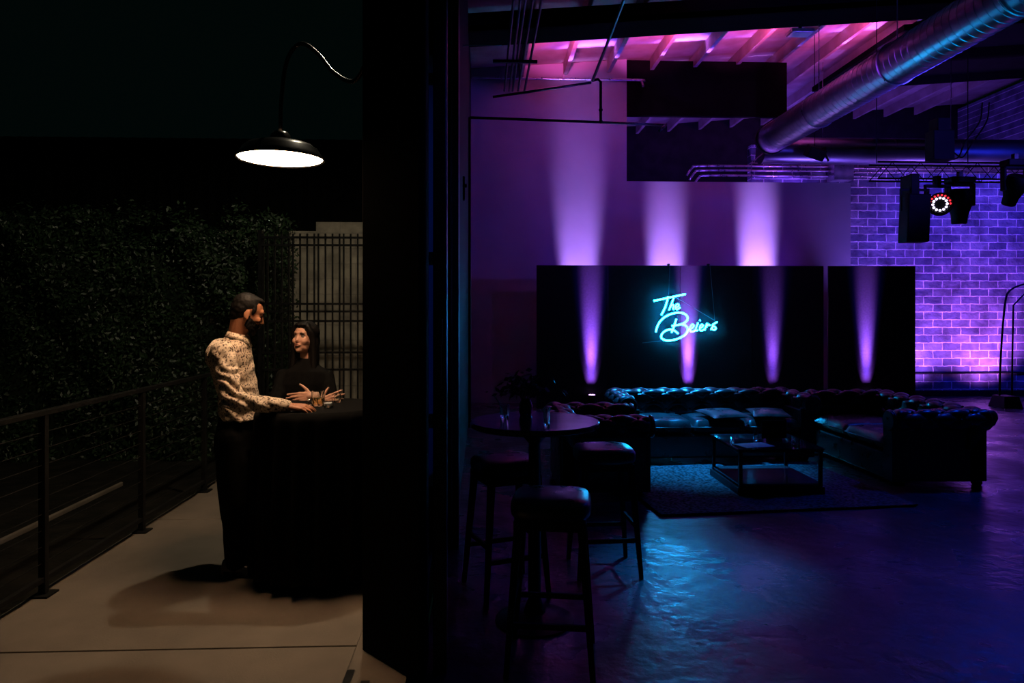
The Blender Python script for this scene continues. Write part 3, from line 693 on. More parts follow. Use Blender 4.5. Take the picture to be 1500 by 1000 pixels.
# ---- woman
WY = 5.12
WOM = thing('person', 'dark-haired woman in a black high-necked coat gesturing behind the high table', 'person', (W(445, 600, WY).x, WY, 0))
hw = W(446, 495, WY); sw = .93
Rw = frame((-.32, -.92, .12))
mb = MB(); PWm = head_prims(mb, hw, Rw, sw, True)
nbw = W(450, 531, WY + .02)
mb.capsule(hw + Rw @ Vector((-.03, 0, -.05))*sw, .046, nbw, .050)
yw = math.radians(-30)
mb.loft([(nbw, .05, .05, yw), (W(450, 548, WY), .13, .08, 0), (W(448, 575, WY), .15, .10, 0), (W(446, 620, WY), .13, .10, 0), (W(445, 650, WY), .16, .11, 0)])
for px_ in (432, 458): mb.chain([(W(px_, 655, WY), .085), (W(px_, 745, WY - .02), .055), (Vector((W(px_, 800, WY).x, WY, .09)), .036)]); mb.capsule(Vector((W(px_, 800, WY).x, WY, .07)), .034, Vector((W(px_, 800, WY).x, WY - .12, .04)), .03)
sA = W(412, 550, WY); sB = W(481, 550, WY)
eA = W(404, 600, WY - .12); eB = W(486, 602, WY - .10)
wB = W(458, 580, 4.82); wA = W(468, 590, 4.78)
mb.chain([(sB + Vector((-.02, 0, -.01)), .040), (eB, .036), (wB, .022)]); mb.chain([(sA + Vector((.02, 0, -.01)), .040), (eA, .036), (W(440, 600, 4.85), .030), (wA, .022)])
make_hand(mb, wB, (-1, -.05, -.12), (.1, 0, 1), (.05, -1, .25), .98, [(.12, .15, .1), (.2, .2, .15), (.28, .25, .2), (.35, .3, .2)], .05, (.45, .85, .12))
make_hand(mb, wA, (1, -.1, .32), (0, 0, 1), (0, -1, .3), .95, [(.1, .15, .1), (.25, .3, .2), (.4, .4, .3), (.5, .5, .3)], .10, (.5, .8, -.1))
blob('body', mb, 'skin_w', WOM, .0042, 3, face_post(hw, Rw, sw, wm(WOM).inverted()))
face_parts(WOM, hw, Rw, sw, (1, -.35, .15), False)
def PW(x, y, z): return hw + Rw @ (Vector((x, y, z))*sw)
obj('lips', MB().ell(PW(.0965, 0, -.0535), (.005, .017, .0038), Rw).ell(PW(.0955, 0, -.0655), (.006, .014, .0048), Rw), 'lips', WOM, smooth=True)
mb = MB(); mb.ell(PW(-.030, 0, .046), (.098, .088, .084), Rw, 28, 18).ell(PW(-.05, 0, -.02), (.075, .088, .11), Rw)
mb.ell(PW(.028, 0, .094), (.056, .062, .026), Rw)
for sy in (1, -1):
    mb.chain([(PW(.045, sy*.052, .082), .020), (PW(.040, sy*.074, .045), .018), (PW(.018, sy*.083, -.01), .020), (PW(.0, sy*.085, -.08), .024), (PW(-.01, sy*.085, -.16), .026), (PW(-.01, sy*.095, -.24), .022)])
    mb.chain([(PW(-.04, sy*.05, -.05), .045), (PW(-.05, sy*.055, -.16), .045), (PW(-.05, sy*.06, -.26), .030)])
blob('hair', mb, 'hair', WOM, .005, 3, wrinkle(.004, 40, (1, 1, .2)))
er = PW(-.004, .094, -.045)
obj('earring', MB().ell(PW(.012, .096, -.045), (.006, .006, .006)), 'silver', WOM, smooth=True)
mb = MB()
mb.loft([(nbw + Vector((0, 0, .035)), .062, .062, 0), (nbw + Vector((0, 0, -.01)), .085, .080, 0), (W(450, 543, WY), .150, .100, 0), (W(448, 560, WY), .200, .125, 0), (W(446, 600, WY), .215, .130, 0),
         (W(444, 650, WY), .21, .135, 0), (W(444, 740, WY), .20, .14, 0)])
mb.chain([(sB + Vector((-.02, 0, -.01)), .060), (eB, .066), (wB + (eB - wB)*.18, .046)]); mb.chain([(sA + Vector((.02, 0, -.01)), .060), (eA, .070), (W(440, 602, 4.85), .055), (wA + Vector((-.035, 0, -.005)), .042)])
blob('coat', mb, 'blackmatte', WOM, .008, 4, wrinkle(.008, 10, (1, 1, .5)))
for px_ in (432, 458):
    c_ = Vector((W(px_, 800, WY).x, WY, 0)); mb = MB()
    mb.chain([(Vector((c_.x, c_.y, .7)), .07), (Vector((c_.x, c_.y, .35)), .058), (Vector((c_.x, c_.y, .10)), .048)]); mb.capsule(c_ + Vector((0, 0, .045)), .043, c_ + Vector((0, -.16, .034)), .032)
    blob('boot', mb, 'leather', WOM, .008, 3)

# ================================================================ black backdrop panels
xs_ = [786, 891.2, 996.5, 1101.7, 1207]
pz = W(900, 388.5, PANEL_Y).z
spans = [(xs_[i], xs_[i+1] - .5) for i in range(4)] + [(1213.5, 1341)]
plabs = ['leftmost black backdrop panel behind the armchair', 'second black backdrop panel from the left, behind the lit lettering\'s left half',
         'third black backdrop panel, right behind the end of the neon lettering', 'black backdrop panel left of the narrow gap, with a faint violet beam', 'black backdrop panel right of the narrow gap, before the brick wall']
for (a, b), lb in zip(spans, plabs):
    xa = W(a, 500, PANEL_Y).x; xb = W(b, 500, PANEL_Y).x
    p = thing('backdrop_panel', lb, 'panel', ((xa + xb)/2, PANEL_Y, 0), group='black panels behind the sofas')
    obj('board', MB().box((xa + .001, PANEL_Y, 0.02), (xb - .001, PANEL_Y + .03, pz)), 'panel', p)
    obj('foot', MB().box((xa + .1, PANEL_Y - .06, 0), (xa + .16, PANEL_Y + .30, .02)).box((xb - .16, PANEL_Y - .06, 0), (xb - .1, PANEL_Y + .30, .02)), 'blackmetal', p)
# uplights
def uplight(x, y, label, group, zt=.30):
    u = thing('uplight', label, 'light', (x, y, 0), group=group)
    obj('housing', MB().lathe([(.06, .07), (.07, .09), (.07, zt - .05), (.062, zt - .045), (.060, zt - .05)], (x, y, 0), 24), 'black', u, smooth=True, angle=40)
    obj('yoke', MB().box((x - .10, y - .02, 0), (x + .10, y + .02, .008)).box((x - .10, y - .02, 0), (x - .092, y + .02, .17)).box((x + .092, y - .02, 0), (x + .10, y + .02, .17)), 'blackmetal', u)
    mb = MB()
    for k in range(7):
        a = k*math.pi/3; rr = 0 if k == 6 else .040; mb.ell((x + rr*math.cos(a), y + rr*math.sin(a), zt - .043), (.015, .015, .010), None, 10, 6)
    obj('led_lens', mb, 'lens', u, smooth=True); return u
for px, lb in zip(PANEL_BEAMS, ['floor uplight behind the dark armchair, leftmost under the panels', 'floor uplight peeking over the long sofa under the lettering', 'floor uplight hidden by the sofa corner, faintest beam', 'floor uplight before the rightmost black panel']):
    x = W(px, 574, PANEL_Y - .09).x; uplight(x, PANEL_Y - .09, lb, 'uplights before the panels')

# ================================================================ neon sign
SY = PANEL_Y - .10
def C8(x, y, dy=0): return W(920 + x*.14, 380 + y*.14, SY + dy)
sign = thing('neon_sign', 'cyan neon script sign hung on wires before the black panels', 'sign', C8(600, 850))
letters = {
 'letter_t': [[(270, 432), (430, 398), (600, 362)], [(420, 385), (398, 470), (372, 535), (348, 580)]],
 'letter_h': [[(478, 402), (452, 468), (428, 530)], [(434, 516), (452, 484), (474, 472), (476, 492), (470, 512), (482, 522)]],
 'letter_e': [[(494, 505), (524, 492), (532, 474), (514, 466), (498, 484), (496, 508), (514, 520), (546, 502)]],
 'letter_b': [[(290, 760), (302, 712), (330, 655), (380, 605), (450, 570), (530, 555), (595, 570), (624, 606), (612, 645), (570, 672), (510, 686), (458, 694)],
              [(506, 620), (484, 690), (455, 765)], [(560, 676), (606, 694), (626, 728), (604, 778), (545, 818), (470, 842), (400, 846), (352, 824), (352, 784), (390, 746), (440, 732), (482, 742), (525, 775)]],
 'letter_e.b': [[(640, 728), (672, 714), (690, 692), (674, 680), (654, 702), (650, 738), (672, 754), (704, 738)]],
 'letter_i': [[(734, 660), (714, 712), (710, 740), (732, 740)], [(750, 640), (756, 632)]],
 'letter_e.c': [[(744, 724), (772, 708), (786, 690), (770, 680), (752, 702), (750, 732), (770, 744), (798, 728)]],
 'letter_r': [[(828, 664), (812, 705), (800, 740)], [(810, 716), (832, 686), (852, 682), (856, 694)]],
 'letter_s': [[(934, 652), (900, 672), (884, 690), (910, 704), (920, 722), (900, 736), (876, 724)], [(866, 734), (886, 700)]],
}
for nm, strokes in letters.items():
    mb = MB()
    for st in strokes: mb.tube(bez([C8(x, y) for x, y in st], 5), 0.0135 if nm[7] in 'tb' else 0.0115, 8)
    obj(nm.split('.')[0], mb, 'neon', sign, smooth=True)
# clear acrylic backing that follows the writing
bl = MB(); hull = [(235, 440), (300, 395), (420, 350), (600, 335), (630, 365), (590, 410), (590, 520), (660, 580), (665, 640), (760, 610), (900, 640), (950, 630), (960, 690), (930, 750), (760, 775), (650, 800), (540, 865), (390, 880), (310, 840), (300, 790), (255, 770), (270, 690), (330, 600), (310, 560), (350, 480), (280, 470)]
n = len(hull); vs = [C8(x, y, .018) for x, y in hull] + [C8(x, y, .023) for x, y in hull]
bl.add(vs, [tuple(range(n)), tuple(range(2*n-1, n-1, -1))] + [(i, (i+1) % n, (i+1) % n + n, i + n) for i in range(n)])
M['acrylic'] = mat('clear_acrylic', (1, 1, 1), .05, trans=1.0); M['acrylic'].node_tree.nodes['Principled BSDF'].inputs['IOR'].default_value = 1.05
obj('backing', bl, 'acrylic', sign)
M['wire'] = mat('steel_wire', (.5, .5, .5), .35, .8)
for nm, a, b in (('hanging_wire', (438, 40), (425, 365)), ('hanging_wire', (855, 40), (908, 640)), ('brace_wire', (510, 402), (905, 636)), ('power_lead', (150, 872), (345, 850))):
    obj(nm, MB().tube([C8(*a, dy=.03 if nm == 'hanging_wire' else 0), C8(*b)], .0028 if nm != 'brace_wire' else .004, 6), 'wire', sign)
for x in (432, 850):
    p = C8(x, 55); obj('hook', MB().ell((p.x, SY + .06, pz + .012), (.022, .06, .016)), 'black', sign, smooth=True)

# ================================================================ chesterfields
def tuft_sweep(L, prof, axis_len_su=.145, sv=.125, amp=.042, n_u=None, ends=True):
    """prof: list of (y,z) of the rolled section (open path), swept along x from -L/2 to L/2, with buttoned diamonds"""
    pts = bez([Vector((0, y, z)) for y, z in prof], 8); m = len(pts)
    arc = [0]
    for a, b in zip(pts[:-1], pts[1:]): arc.append(arc[-1] + (b - a).length)
    nu = n_u or int(L/.018); vs = []; fs = []
    for i in range(nu + 1):
        x = -L/2 + L*i/nu
        for j in range(m):
            t = pts[min(j+1, m-1)] - pts[max(j-1, 0)]; nr = Vector((0, -t.z, t.y)).normalized()
            p = x/axis_len_su; q = arc[j]/sv
            a1 = abs(math.sin(math.pi*(p + q)/2)); a2 = abs(math.sin(math.pi*(p - q)/2))
            h_ = (a1*a2)**.55
            fade = min(1, (L/2 - abs(x))/.05, 1)*min(1, arc[j]/.06, (arc[-1] - arc[j])/.05 + .0)
            e = (L/2 - abs(x)); rnd = -.035*max(0, 1 - e/.035)**2
            vs.append(Vector((x, pts[j].y, pts[j].z)) + nr*(amp*(h_ - .8)*max(0, fade) + rnd))
    for i in range(nu):
        for j in range(m - 1): fs.append((i*m+j, (i+1)*m+j, (i+1)*m+j+1, i*m+j+1))
    fs += [tuple(range(m)), tuple((nu)*m + j for j in range(m-1, -1, -1))]
    fs += [(0*m + 0, 0*m + m - 1, nu*m + m - 1, nu*m + 0)]
    return vs, fs
def buttons(L, prof, su=.145, sv=.125):
    pts = bez([Vector((0, y, z)) for y, z in prof], 8); arc = [0]; out = []
    for a, b in zip(pts[:-1], pts[1:]): arc.append(arc[-1] + (b - a).length)
    K = int(L/2/su) + 1
    for qi in range(1, int(arc[-1]/sv) + 1):
        for pi_ in range(-K, K + 1):
            if (pi_ + qi) % 2: continue
            x = pi_*su
            if abs(x) > L/2 - .05: continue
            s_ = qi*sv
            if s_ > arc[-1] - .05: continue
            j = next(k for k in range(len(arc)) if arc[k] >= s_)
            t = pts[min(j+1, len(pts)-1)] - pts[j-1]; nr = Vector((0, -t.z, t.y)).normalized()
            out.append(Vector((x, pts[j].y, pts[j].z)) - nr*.020)
    return out
def chesterfield(name, label, cat, loc, rz, length, depth, ncush, group=None, H=.73):
    T = thing(name, label, cat, loc, rz, group)
    MT = Matrix.Translation(Vector(loc)) @ Matrix.Rotation(rz, 4, 'Z')
    aw = .26; hb_ = depth/2
    def put(mb, nm, m='leather', parent=T, **k):
        mb.v = [tuple(MT @ Vector(v)) for v in mb.v]; return obj(nm, mb, m, parent, **k)
    # section of back roll: inside face up, over the roll, down outside
    back_prof = [(hb_ - .30, .36), (hb_ - .28, .50), (hb_ - .255, .62), (hb_ - .27, .68), (hb_ - .23, H - .008), (hb_ - .13, H + .005), (hb_ - .03, H - .015), (hb_ + .01, H - .08), (hb_ - .015, H - .15), (hb_ - .07, H - .19), (hb_ - .09, H - .20)]
    vs, fs = tuft_sweep(length - .10, back_prof)
    mb = MB().add(vs, fs); bk_ = put(mb, 'backrest', smooth=True, angle=60)
    bt = MB()
    for p in buttons(length - .10, back_prof): bt.ell(p, (.013, .013, .013), None, 8, 6)
    put(bt, 'buttons', parent=bk_, smooth=True)
    put(MB().box((-length/2 + .10, hb_ - .26, .045), (length/2 - .10, hb_ - .085, H - .16)), 'back_panel', bevel=.01)
    for sx in (1, -1):
        prof = [(-.10, .36), (-.085, .50), (-.07, .62), (-.085, .68), (-.05, H - .012), (.04, H), (.115, H - .02), (.145, H - .09), (.11, H - .16), (.06, H - .19), (.045, H - .20)]
        vs, fs = tuft_sweep(depth - .12, prof)
        R_ = Matrix.Rotation(sx*-math.pi/2, 4, 'Z'); X_ = Matrix.Translation((sx*(length/2 - .14), -.02, 0)) @ R_
        if sx < 0: pass
        mb = MB().add([X_ @ v for v in vs], fs); ar = put(mb, 'arm', smooth=True, angle=60)
        bt = MB()
        for p in buttons(depth - .12, prof): bt.ell(X_ @ p, (.013, .013, .013), None, 8, 6)
        put(bt, 'buttons', parent=ar, smooth=True)
        xa, xb = sorted((sx*(length/2 - .25), sx*(length/2 - .10)))
        put(MB().box((xa, -hb_ + .06, .045), (xb, hb_ - .10, H - .16)), 'arm_panel', bevel=.012)
        # scroll front with piping
        cy = -hb_ + .035; c0 = Vector((sx*(length/2 - .125), cy, H - .105))
        mb = MB().lathe([(.001, -.012), (.085, -.012), (.098, -.004), (.098, .02), (.09, .03)], (0, 0, 0), 28, Matrix.Rotation(math.radians(90), 3, 'X'))
        mb.v = [tuple(Vector(v) + c0) for v in mb.v]
        xs2 = sorted((sx*(length/2 - .25), sx*(length/2 - .10))); mb.box((xs2[0], cy - .002, .05), (xs2[1], cy + .03, H - .15)); fr_ = put(mb, 'arm_front', smooth=True, angle=35)
        pp = [c0 + Vector((math.cos(a)*.098, -.006, math.sin(a)*.098)) for a in np.linspace(math.radians(-50), math.radians(230), 30)]
        put(MB().tube(pp, .007, 8), 'piping', parent=fr_, smooth=True)
    put(MB().box((-length/2 + .24, -hb_ + .05, .045), (length/2 - .24, hb_ - .25, .30)), 'base', bevel=.02)
    cw = (length - .50)/ncush; y0, y1 = -hb_ + .03, hb_ - .29
    for i in range(ncush):
        xa = -length/2 + .25 + cw*i; mb = MB(); nu, nv = 22, 22; vs = []; 
        for k, sgn in ((0, 1), (1, -1)):
            for a in range(nu + 1):
                for b in range(nv + 1):
                    u = a/nu*2 - 1; v = b/nv*2 - 1
                    z = .385 + sgn*(.050 + .040*((1 - u**4)*(1 - v**4))**.5*(1 if sgn > 0 else .2))*min(1, ((1 - abs(u))*12)**.5, ((1 - abs(v))*12)**.5)
                    z += .008*noise.noise(Vector((u*2 + i*7, v*2, k)))
                    vs.append((xa + .006 + (cw - .012)*(u + 1)/2, y0 + (y1 - y0)*(v + 1)/2, z))
        o2 = (nu+1)*(nv+1)
        for k in (0, 1):
            for a in range(nu):
                for b in range(nv):
                    q = k*o2 + a*(nv+1) + b; fs_ = (q, q+nv+1, q+nv+2, q+1); mb.f.append(fs_ if k == 0 else fs_[::-1])
        mb.v = list(vs); cu = put(mb, 'seat_cushion', smooth=True)
        edge = [(xa + .006, y0, .385), (xa + cw - .006, y0, .385), (xa + cw - .006, y1, .385), (xa + .006, y1, .385)]
        put(MB().tube([Vector(e) for e in edge], .006, 6, closed=True), 'piping', parent=cu, smooth=True)
    for sx in (1, -1):
        for sy in (1, -1):
            c_ = (sx*(length/2 - .17), sy*(hb_ - .14), 0)
            put(MB().lathe([(.036, 0), (.048, .012), (.05, .03), (.042, .042), (.045, .046)], c_, 16), 'foot', 'darkwood', smooth=True)
    return T
RUGZ = .012
chesterfield('sofa', 'long black tufted leather sofa facing the coffee table under the neon lettering', 'sofa', (2.62, 8.15, 0), 0, 2.30, .95, 3)
chesterfield('sofa', 'black tufted leather sofa on the right, its rolled arm end towards the viewer', 'sofa', (4.35, 7.42, 0), -math.pi/2, 1.95, 1.04, 2)
chesterfield('armchair', 'black tufted leather armchair behind the high table and bar stool', 'armchair', (1.06, 6.66, 0.012), math.pi/2, 1.08, .92, 1)
# loose cushion on the long sofa
def pillow(c, w, d, t, rz, tilt, label):
    mb = MB(); vs = []; nu = 20
    R_ = Matrix.Rotation(rz, 3, 'Z') @ Matrix.Rotation(tilt, 3, 'X')
    for sgn in (1, -1):
        for a in range(nu + 1):
            for b in range(nu + 1):
                u = a/nu*2 - 1; v = b/nu*2 - 1; pin = 1 - .10*(1 - (u*u + v*v)/2)*0
                z = sgn*t*((1 - u*u)*(1 - v*v))**.42
                sq = 1 - .09*(1 - v*v if abs(u) > abs(v) else 1 - u*u)
                vs.append(Vector(c) + R_ @ Vector((u*w/2*sq, v*d/2*sq, z)))
    o2 = (nu+1)**2
    for k in (0, 1):
        for a in range(nu):
            for b in range(nu): q = k*o2 + a*(nu+1) + b; f_ = (q, q+nu+1, q+nu+2, q+1); mb.f.append(f_ if k == 0 else f_[::-1])
    mb.v = [tuple(v) for v in vs]; o = obj('cushion', mb, 'leather', smooth=True); tag(o, label, 'cushion', 'loose cushions on the long sofa'); return o
pc = W(1062, 622, 7.75)
pillow((pc.x, 7.83, .520), .46, .44, .045, .22, math.radians(4), 'larger glossy dark cushion lying in the middle of the long sofa')
pc = W(1112, 622, 7.8)
pillow((pc.x + .13, 7.86, .520), .42, .42, .042, -.15, math.radians(4), 'dark cushion lying at the right of the long sofa\'s middle')

# ================================================================ rug, coffee table
ra = WZ(968, 757, 0); rb = WZ(1345, 742, 0); dirx = (rb - ra).normalized(); diry = Vector((-dirx.y, dirx.x, 0))
mb = MB(); L_ = (rb - ra).length; D_ = 1.75; nx, ny = 60, 44; vs = []
for j in range(ny + 1):
    for i in range(nx + 1):
        p = ra + dirx*(L_*i/nx) + diry*(D_*j/ny); vs.append((p.x, p.y, .011 + .0012*math.sin(i*1.9 + j)))
mb.add(vs, [(j*(nx+1)+i, j*(nx+1)+i+1, (j+1)*(nx+1)+i+1, (j+1)*(nx+1)+i) for j in range(ny) for i in range(nx)])
o = obj('rug', mb, 'rug'); sd = o.modifiers.new('s', 'SOLIDIFY'); sd.thickness = .0105; sd.offset = -1
tag(o, 'dark patterned low-pile rug under the glass coffee table', 'rug')
ct = thing('coffee_table', 'square glass-topped coffee table with a lower shelf on the rug', 'table', (2.67, 6.63, .012))
X0, X1, Y0, Y1 = 2.28, 3.07, 6.24, 7.03; TT = .43
obj('glass_top', MB().box((X0, Y0, TT - .012), (X1, Y1, TT)), 'darkglass', ct, bevel=.002)
mb = MB()
for a, b in (((X0+.01, Y0+.01), (X1-.01, Y0+.03)), ((X0+.01, Y1-.03), (X1-.01, Y1-.01)), ((X0+.01, Y0+.03), (X0+.03, Y1-.03)), ((X1-.03, Y0+.03), (X1-.01, Y1-.03))): mb.box((*a, TT - .032), (*b, TT - .012))
obj('frame', mb, 'blackmetal', ct)
for x in (X0 + .015, X1 - .045):
    for y in (Y0 + .015, Y1 - .045): obj('leg', MB().box((x, y, .02), (x + .03, y + .03, TT - .032)), 'blackmetal', ct, bevel=.002)
obj('shelf', MB().box((X0 + .02, Y0 + .02, .10), (X1 - .02, Y1 - .02, .115)), 'shelfglass', ct)
obj('plinth', MB().box((X0, Y0, .013), (X1, Y1, .085)), 'blackmetal', ct, bevel=.004)
p = WZ(1105, 652, TT)
o = obj('paper_sheet', MB().box((-.15, -.10, 0), (.15, .10, .002), Matrix.Translation((p.x, p.y, TT + .001)) @ Matrix.Rotation(.25, 4, 'Z')), 'paper'); tag(o, 'loose paper sheet lying on the glass coffee table', 'paper')
for (px, py_), lb, rr, hh in (((1073, 645), 'small clear glass at the left of the coffee table', .022, .05), ((1107, 642), 'slender clear glass behind the paper sheet', .024, .11)):
    p = WZ(px, py_ + 3, TT); p.z = TT + .001; tumbler(p, rr, hh, lb, None)
p = WZ(1166, 657, TT); p.z = TT + .001
tumbler(p, .045, .09, 'wide glass of amber drink at the right of the coffee table', .04)
p = WZ(1134, 645, TT); p.z = TT + .001
mn = thing('menu_stand', 'upright dark menu card in a stand at the back of the coffee table', 'sign', p)
obj('card', MB().box((p.x - .12, p.y, p.z + .02), (p.x + .12, p.y + .004, p.z + .19)), 'black', mn)
obj('base', MB().box((p.x - .07, p.y - .03, p.z), (p.x + .07, p.y + .034, p.z + .02)), 'darkwood', mn, bevel=.003)

# ================================================================ high table and stools inside
HT = Vector((W(783, 616, 3.8).x, 3.80, 0)); HTZ = 1.07; HR = .347
ht = thing('high_table', 'round polished dark high table near the door, with glasses and leaves', 'table', (HT.x, HT.y, 0))
obj('table_top', MB().lathe([(HR - .012, HTZ - .032), (HR, HTZ - .024), (HR, HTZ - .006), (HR - .006, HTZ)], (HT.x, HT.y, 0), 64), 'tabletop', ht, smooth=True, angle=40)
obj('pedestal', MB().lathe([(.06, .05), (.035, .12), (.032, .95), (.09, 1.02), (.12, HTZ - .033)], (HT.x, HT.y, 0), 24), 'blackmetal', ht, smooth=True, angle=50)
obj('base', MB().lathe([(.21, 0), (.21, .012), (.14, .03), (.06, .05)], (HT.x, HT.y, 0), 36), 'blackmetal', ht, smooth=True, angle=40)
def stool():
    s = thing('bar_stool', 'backless bar stool with a padded dark seat right of the high table', 'stool', (0, 0, 0), group='bar stools around the high table')
    mb = MB(); n_ = 24; vs = []
    R_ = .185; prof = [(.93, .70), (1.0, .715), (1.02, .74), (1.0, .768), (.93, .785), (.6, .793), (.02, .796)]
    def sq(a): c, s_ = math.cos(a), math.sin(a); return (abs(c)**4 + abs(s_)**4)**-.25
    for r_, z in prof:
        for k in range(48):
            a = 2*math.pi*k/48; q = sq(a)*r_*R_; vs.append((q*math.cos(a), q*math.sin(a), z))
    mb.add(vs, [(i*48+k, i*48+(k+1) % 48, (i+1)*48+(k+1) % 48, (i+1)*48+k) for i in range(len(prof)-1) for k in range(48)] + [tuple(range(47, -1, -1)), tuple(6*48+k for k in range(48))])
    obj('seat', mb, 'leather', s, smooth=True)
    obj('seat_frame', MB().box((-.165, -.165, .655), (.165, .165, .70)), 'darkwood', s, bevel=.005)
    for sx in (1, -1):
        for sy in (1, -1):
            a0 = Vector((sx*.145, sy*.145, .66)); a1 = Vector((sx*.195, sy*.195, 0))
            m_ = MB(); t_, b_ = .019, .012
            vs = [a0 + Vector((dx*t_, dy*t_, 0)) for dx, dy in ((-1,-1),(1,-1),(1,1),(-1,1))] + [a1 + Vector((dx*b_, dy*b_, 0)) for dx, dy in ((-1,-1),(1,-1),(1,1),(-1,1))]
            m_.add(vs, [(0,1,2,3),(7,6,5,4),(0,4,5,1),(1,5,6,2),(2,6,7,3),(3,7,4,0)]); obj('leg', m_, 'darkwood', s, bevel=.003)
    for sg in (1, -1):
        obj('stretcher', MB().box((-.175, sg*.178 - .008, .22), (.175, sg*.178 + .008, .245)), 'darkwood', s)
        obj('stretcher', MB().box((sg*.172 - .008, -.175, .30), (sg*.172 + .008, .175, .325)), 'darkwood', s)
    return s
s1 = stool(); s1.location = (W(888, 655, 4.45).x, 4.55, 0); s1.rotation_euler = (0, 0, .05)
s2 = copy_tree(s1); s2.location = (.14, 4.24, 0); s2.rotation_euler = (0, 0, .35); s2['label'] = 'dark backless bar stool behind the left side of the high table'
s3 = copy_tree(s1); s3.location = (.33, 3.37, 0); s3.rotation_euler = (0, 0, -.15); s3['label'] = 'dark backless bar stool nearest the viewer, in front of the high table'
def onht(px, py_): p = WZ(px, py_, HTZ); p.z = HTZ + .001; return p
p = onht(739, 611)
gs = tumbler(p, .026, .07, 'small glass with a long straw at the left of the high table', None)
obj('straw', MB().tube([p + Vector((.006, 0, .016)), p + Vector((-.060, .01, .125))], .0028, 8), 'silver', gs)
p = onht(801, 624); tumbler(p, .018, .095, 'tall narrow clear glass in the middle of the high table', None)
p = onht(770, 608)
vp = thing('leafy_centrepiece', 'dark leafy centrepiece in a small vase on the high table', 'plant', p)
obj('vase', MB().lathe([(.03, 0), (.038, .02), (.038, .06), (.026, .085), (.028, .095)], p, 20), 'darkglass', vp, smooth=True, angle=50)
pts = np.stack([rng.normal(0, .065, 260), rng.normal(0, .05, 260), .11 + np.abs(rng.normal(0, .055, 260))], 1) + np.array(p)
q, fs = leaves(pts, np.tile([0, -.3, 1], (260, 1)), .026, 1.0)
mbl = MB().add([tuple(v) for v in q], fs)
for k in range(12):
    a = rng.uniform(0, 6.28); e = p + Vector((.11*math.cos(a), .08*math.sin(a), rng.uniform(.12, .20))); mbl.tube([p + Vector((0, 0, .08)), e], .002, 5)
obj('leaves', mbl, 'leafdark', vp)

# ================================================================ ducts, pipes and conduit
def ring_duct(a, b, r, name, label, step=.12):
    a = Vector(a); b = Vector(b); L = (b - a).length; pts = []; rr = []; n_ = int(L/step); e = .008
    for i in range(n_):
        t0 = i*step
        for dt, dr in ((0, 0), (step - 3*e, 0), (step - 2*e, .003), (step - e, .003)):
            t = (t0 + dt)/L
            if t < 1: pts.append(a.lerp(b, t)); rr.append(r + dr)
    pts.append(b); rr.append(r)
    T = thing(name, label, 'duct', a)
    mb = MB().tube([a, b], r, 40); d = (b - a).normalized(); e1 = Vector((0, 0, 1)); e2 = d.cross(e1)
    for i in range(1, n_): mb.tube([a + d*(i*step) + e1*(r*math.cos(t)) + e2*(r*math.sin(t)) for t in np.linspace(0, 2*math.pi, 41)[:-1]], .004, 6, closed=True)
    obj('duct_run', mb, 'duct', T, smooth=True, angle=50)
    return T
dc = ring_duct((5.02, 3.6, 4.66), (5.02, 12.15, 4.66), .25, 'air_duct', 'round ribbed metal air duct running away under the roof')
for y in (6.4, 8.4, 10.4): obj('hanger_strap', MB().tube([(5.02 + .262*math.cos(a), y, 4.66 + .262*math.sin(a)) for a in np.linspace(0, 2*math.pi, 30)[:-1]], .008, 6, closed=True).tube([(5.02, y, 4.92), (5.02, y, ZD(5))], .006, 6), 'galv', dc)
obj('end_cap', MB().lathe([(.27, 0), (.27, .06), (.05, .09)], (5.02, 12.14, 4.66), 36, Matrix.Rotation(math.radians(-90), 3, 'X')), 'black', dc)
d2 = ring_duct((5.05, 12.70, 4.58), (12.2, 12.70, 4.58), .24, 'air_duct', 'round metal air duct running across before the brick wall', 1.2)
for x in (6.2, 8.6, 11): obj('hanger_strap', MB().tube([(x, 12.7, 4.83), (x, 12.7, ZD(x) - .35)], .006, 6), 'galv', d2)
# conduits running away under the roof (upper left)
for x_, lb_ in ((752, 'leftmost'), (762, 'second from the left'), (769, 'middle'), (780, 'second from the right'), (793, 'rightmost')):
    e = W(x_ - (x_ - 706)*.285, 133, 10.3); s_ = Vector((e.x, 3.4, e.z))
    o = obj('ceiling_conduit', MB().tube([s_, e], .016, 8), 'blackmetal', smooth=True); tag(o, lb_ + ' of five dark pipes running away under the roof at upper left', 'pipe', 'bundled pipes under the roof')
o = obj('pipe_rack', MB().box((W(722, 95, 9).x, 8.98, W(740, 92, 9).z), (W(787, 95, 9).x, 9.02, W(740, 88, 9).z)), 'blackmetal'); tag(o, 'short black bracket bar under the bundle of pipes', 'bracket')
PY_ = 10.2
def pw(px, py_, Y=PY_): return W(px, py_, Y)
sp = thing('sprinkler_pipe', 'dark sprinkler pipe rising in the corner and crossing the violet wall', 'pipe', (pw(688, 625).x, PY_, 0))
c0 = pw(688, 172)
obj('riser', MB().tube([(c0.x, PY_, 0), (c0.x, PY_, c0.z)], .019, 12), 'black', sp, smooth=True)
obj('run', MB().tube([c0, pw(880, 179), pw(975, 183)], .02, 12), 'conduit_dark', sp, smooth=True) if 'conduit_dark' in M else None
M['conduit_dark'] = noisy(mat('painted_pipe', rough=0.28, metal=.8), (.06, .06, .06), (.12, .12, .12), 12)
obj('run', MB().tube([c0, pw(880, 179), pw(975, 183)], .02, 12), 'conduit_dark', sp, smooth=True)
obj('nozzle_elbow', MB().tube([pw(975, 183), pw(972, 186, 9.95), pw(966, 191, 9.8)], .022, 10), 'conduit_dark', sp, smooth=True)
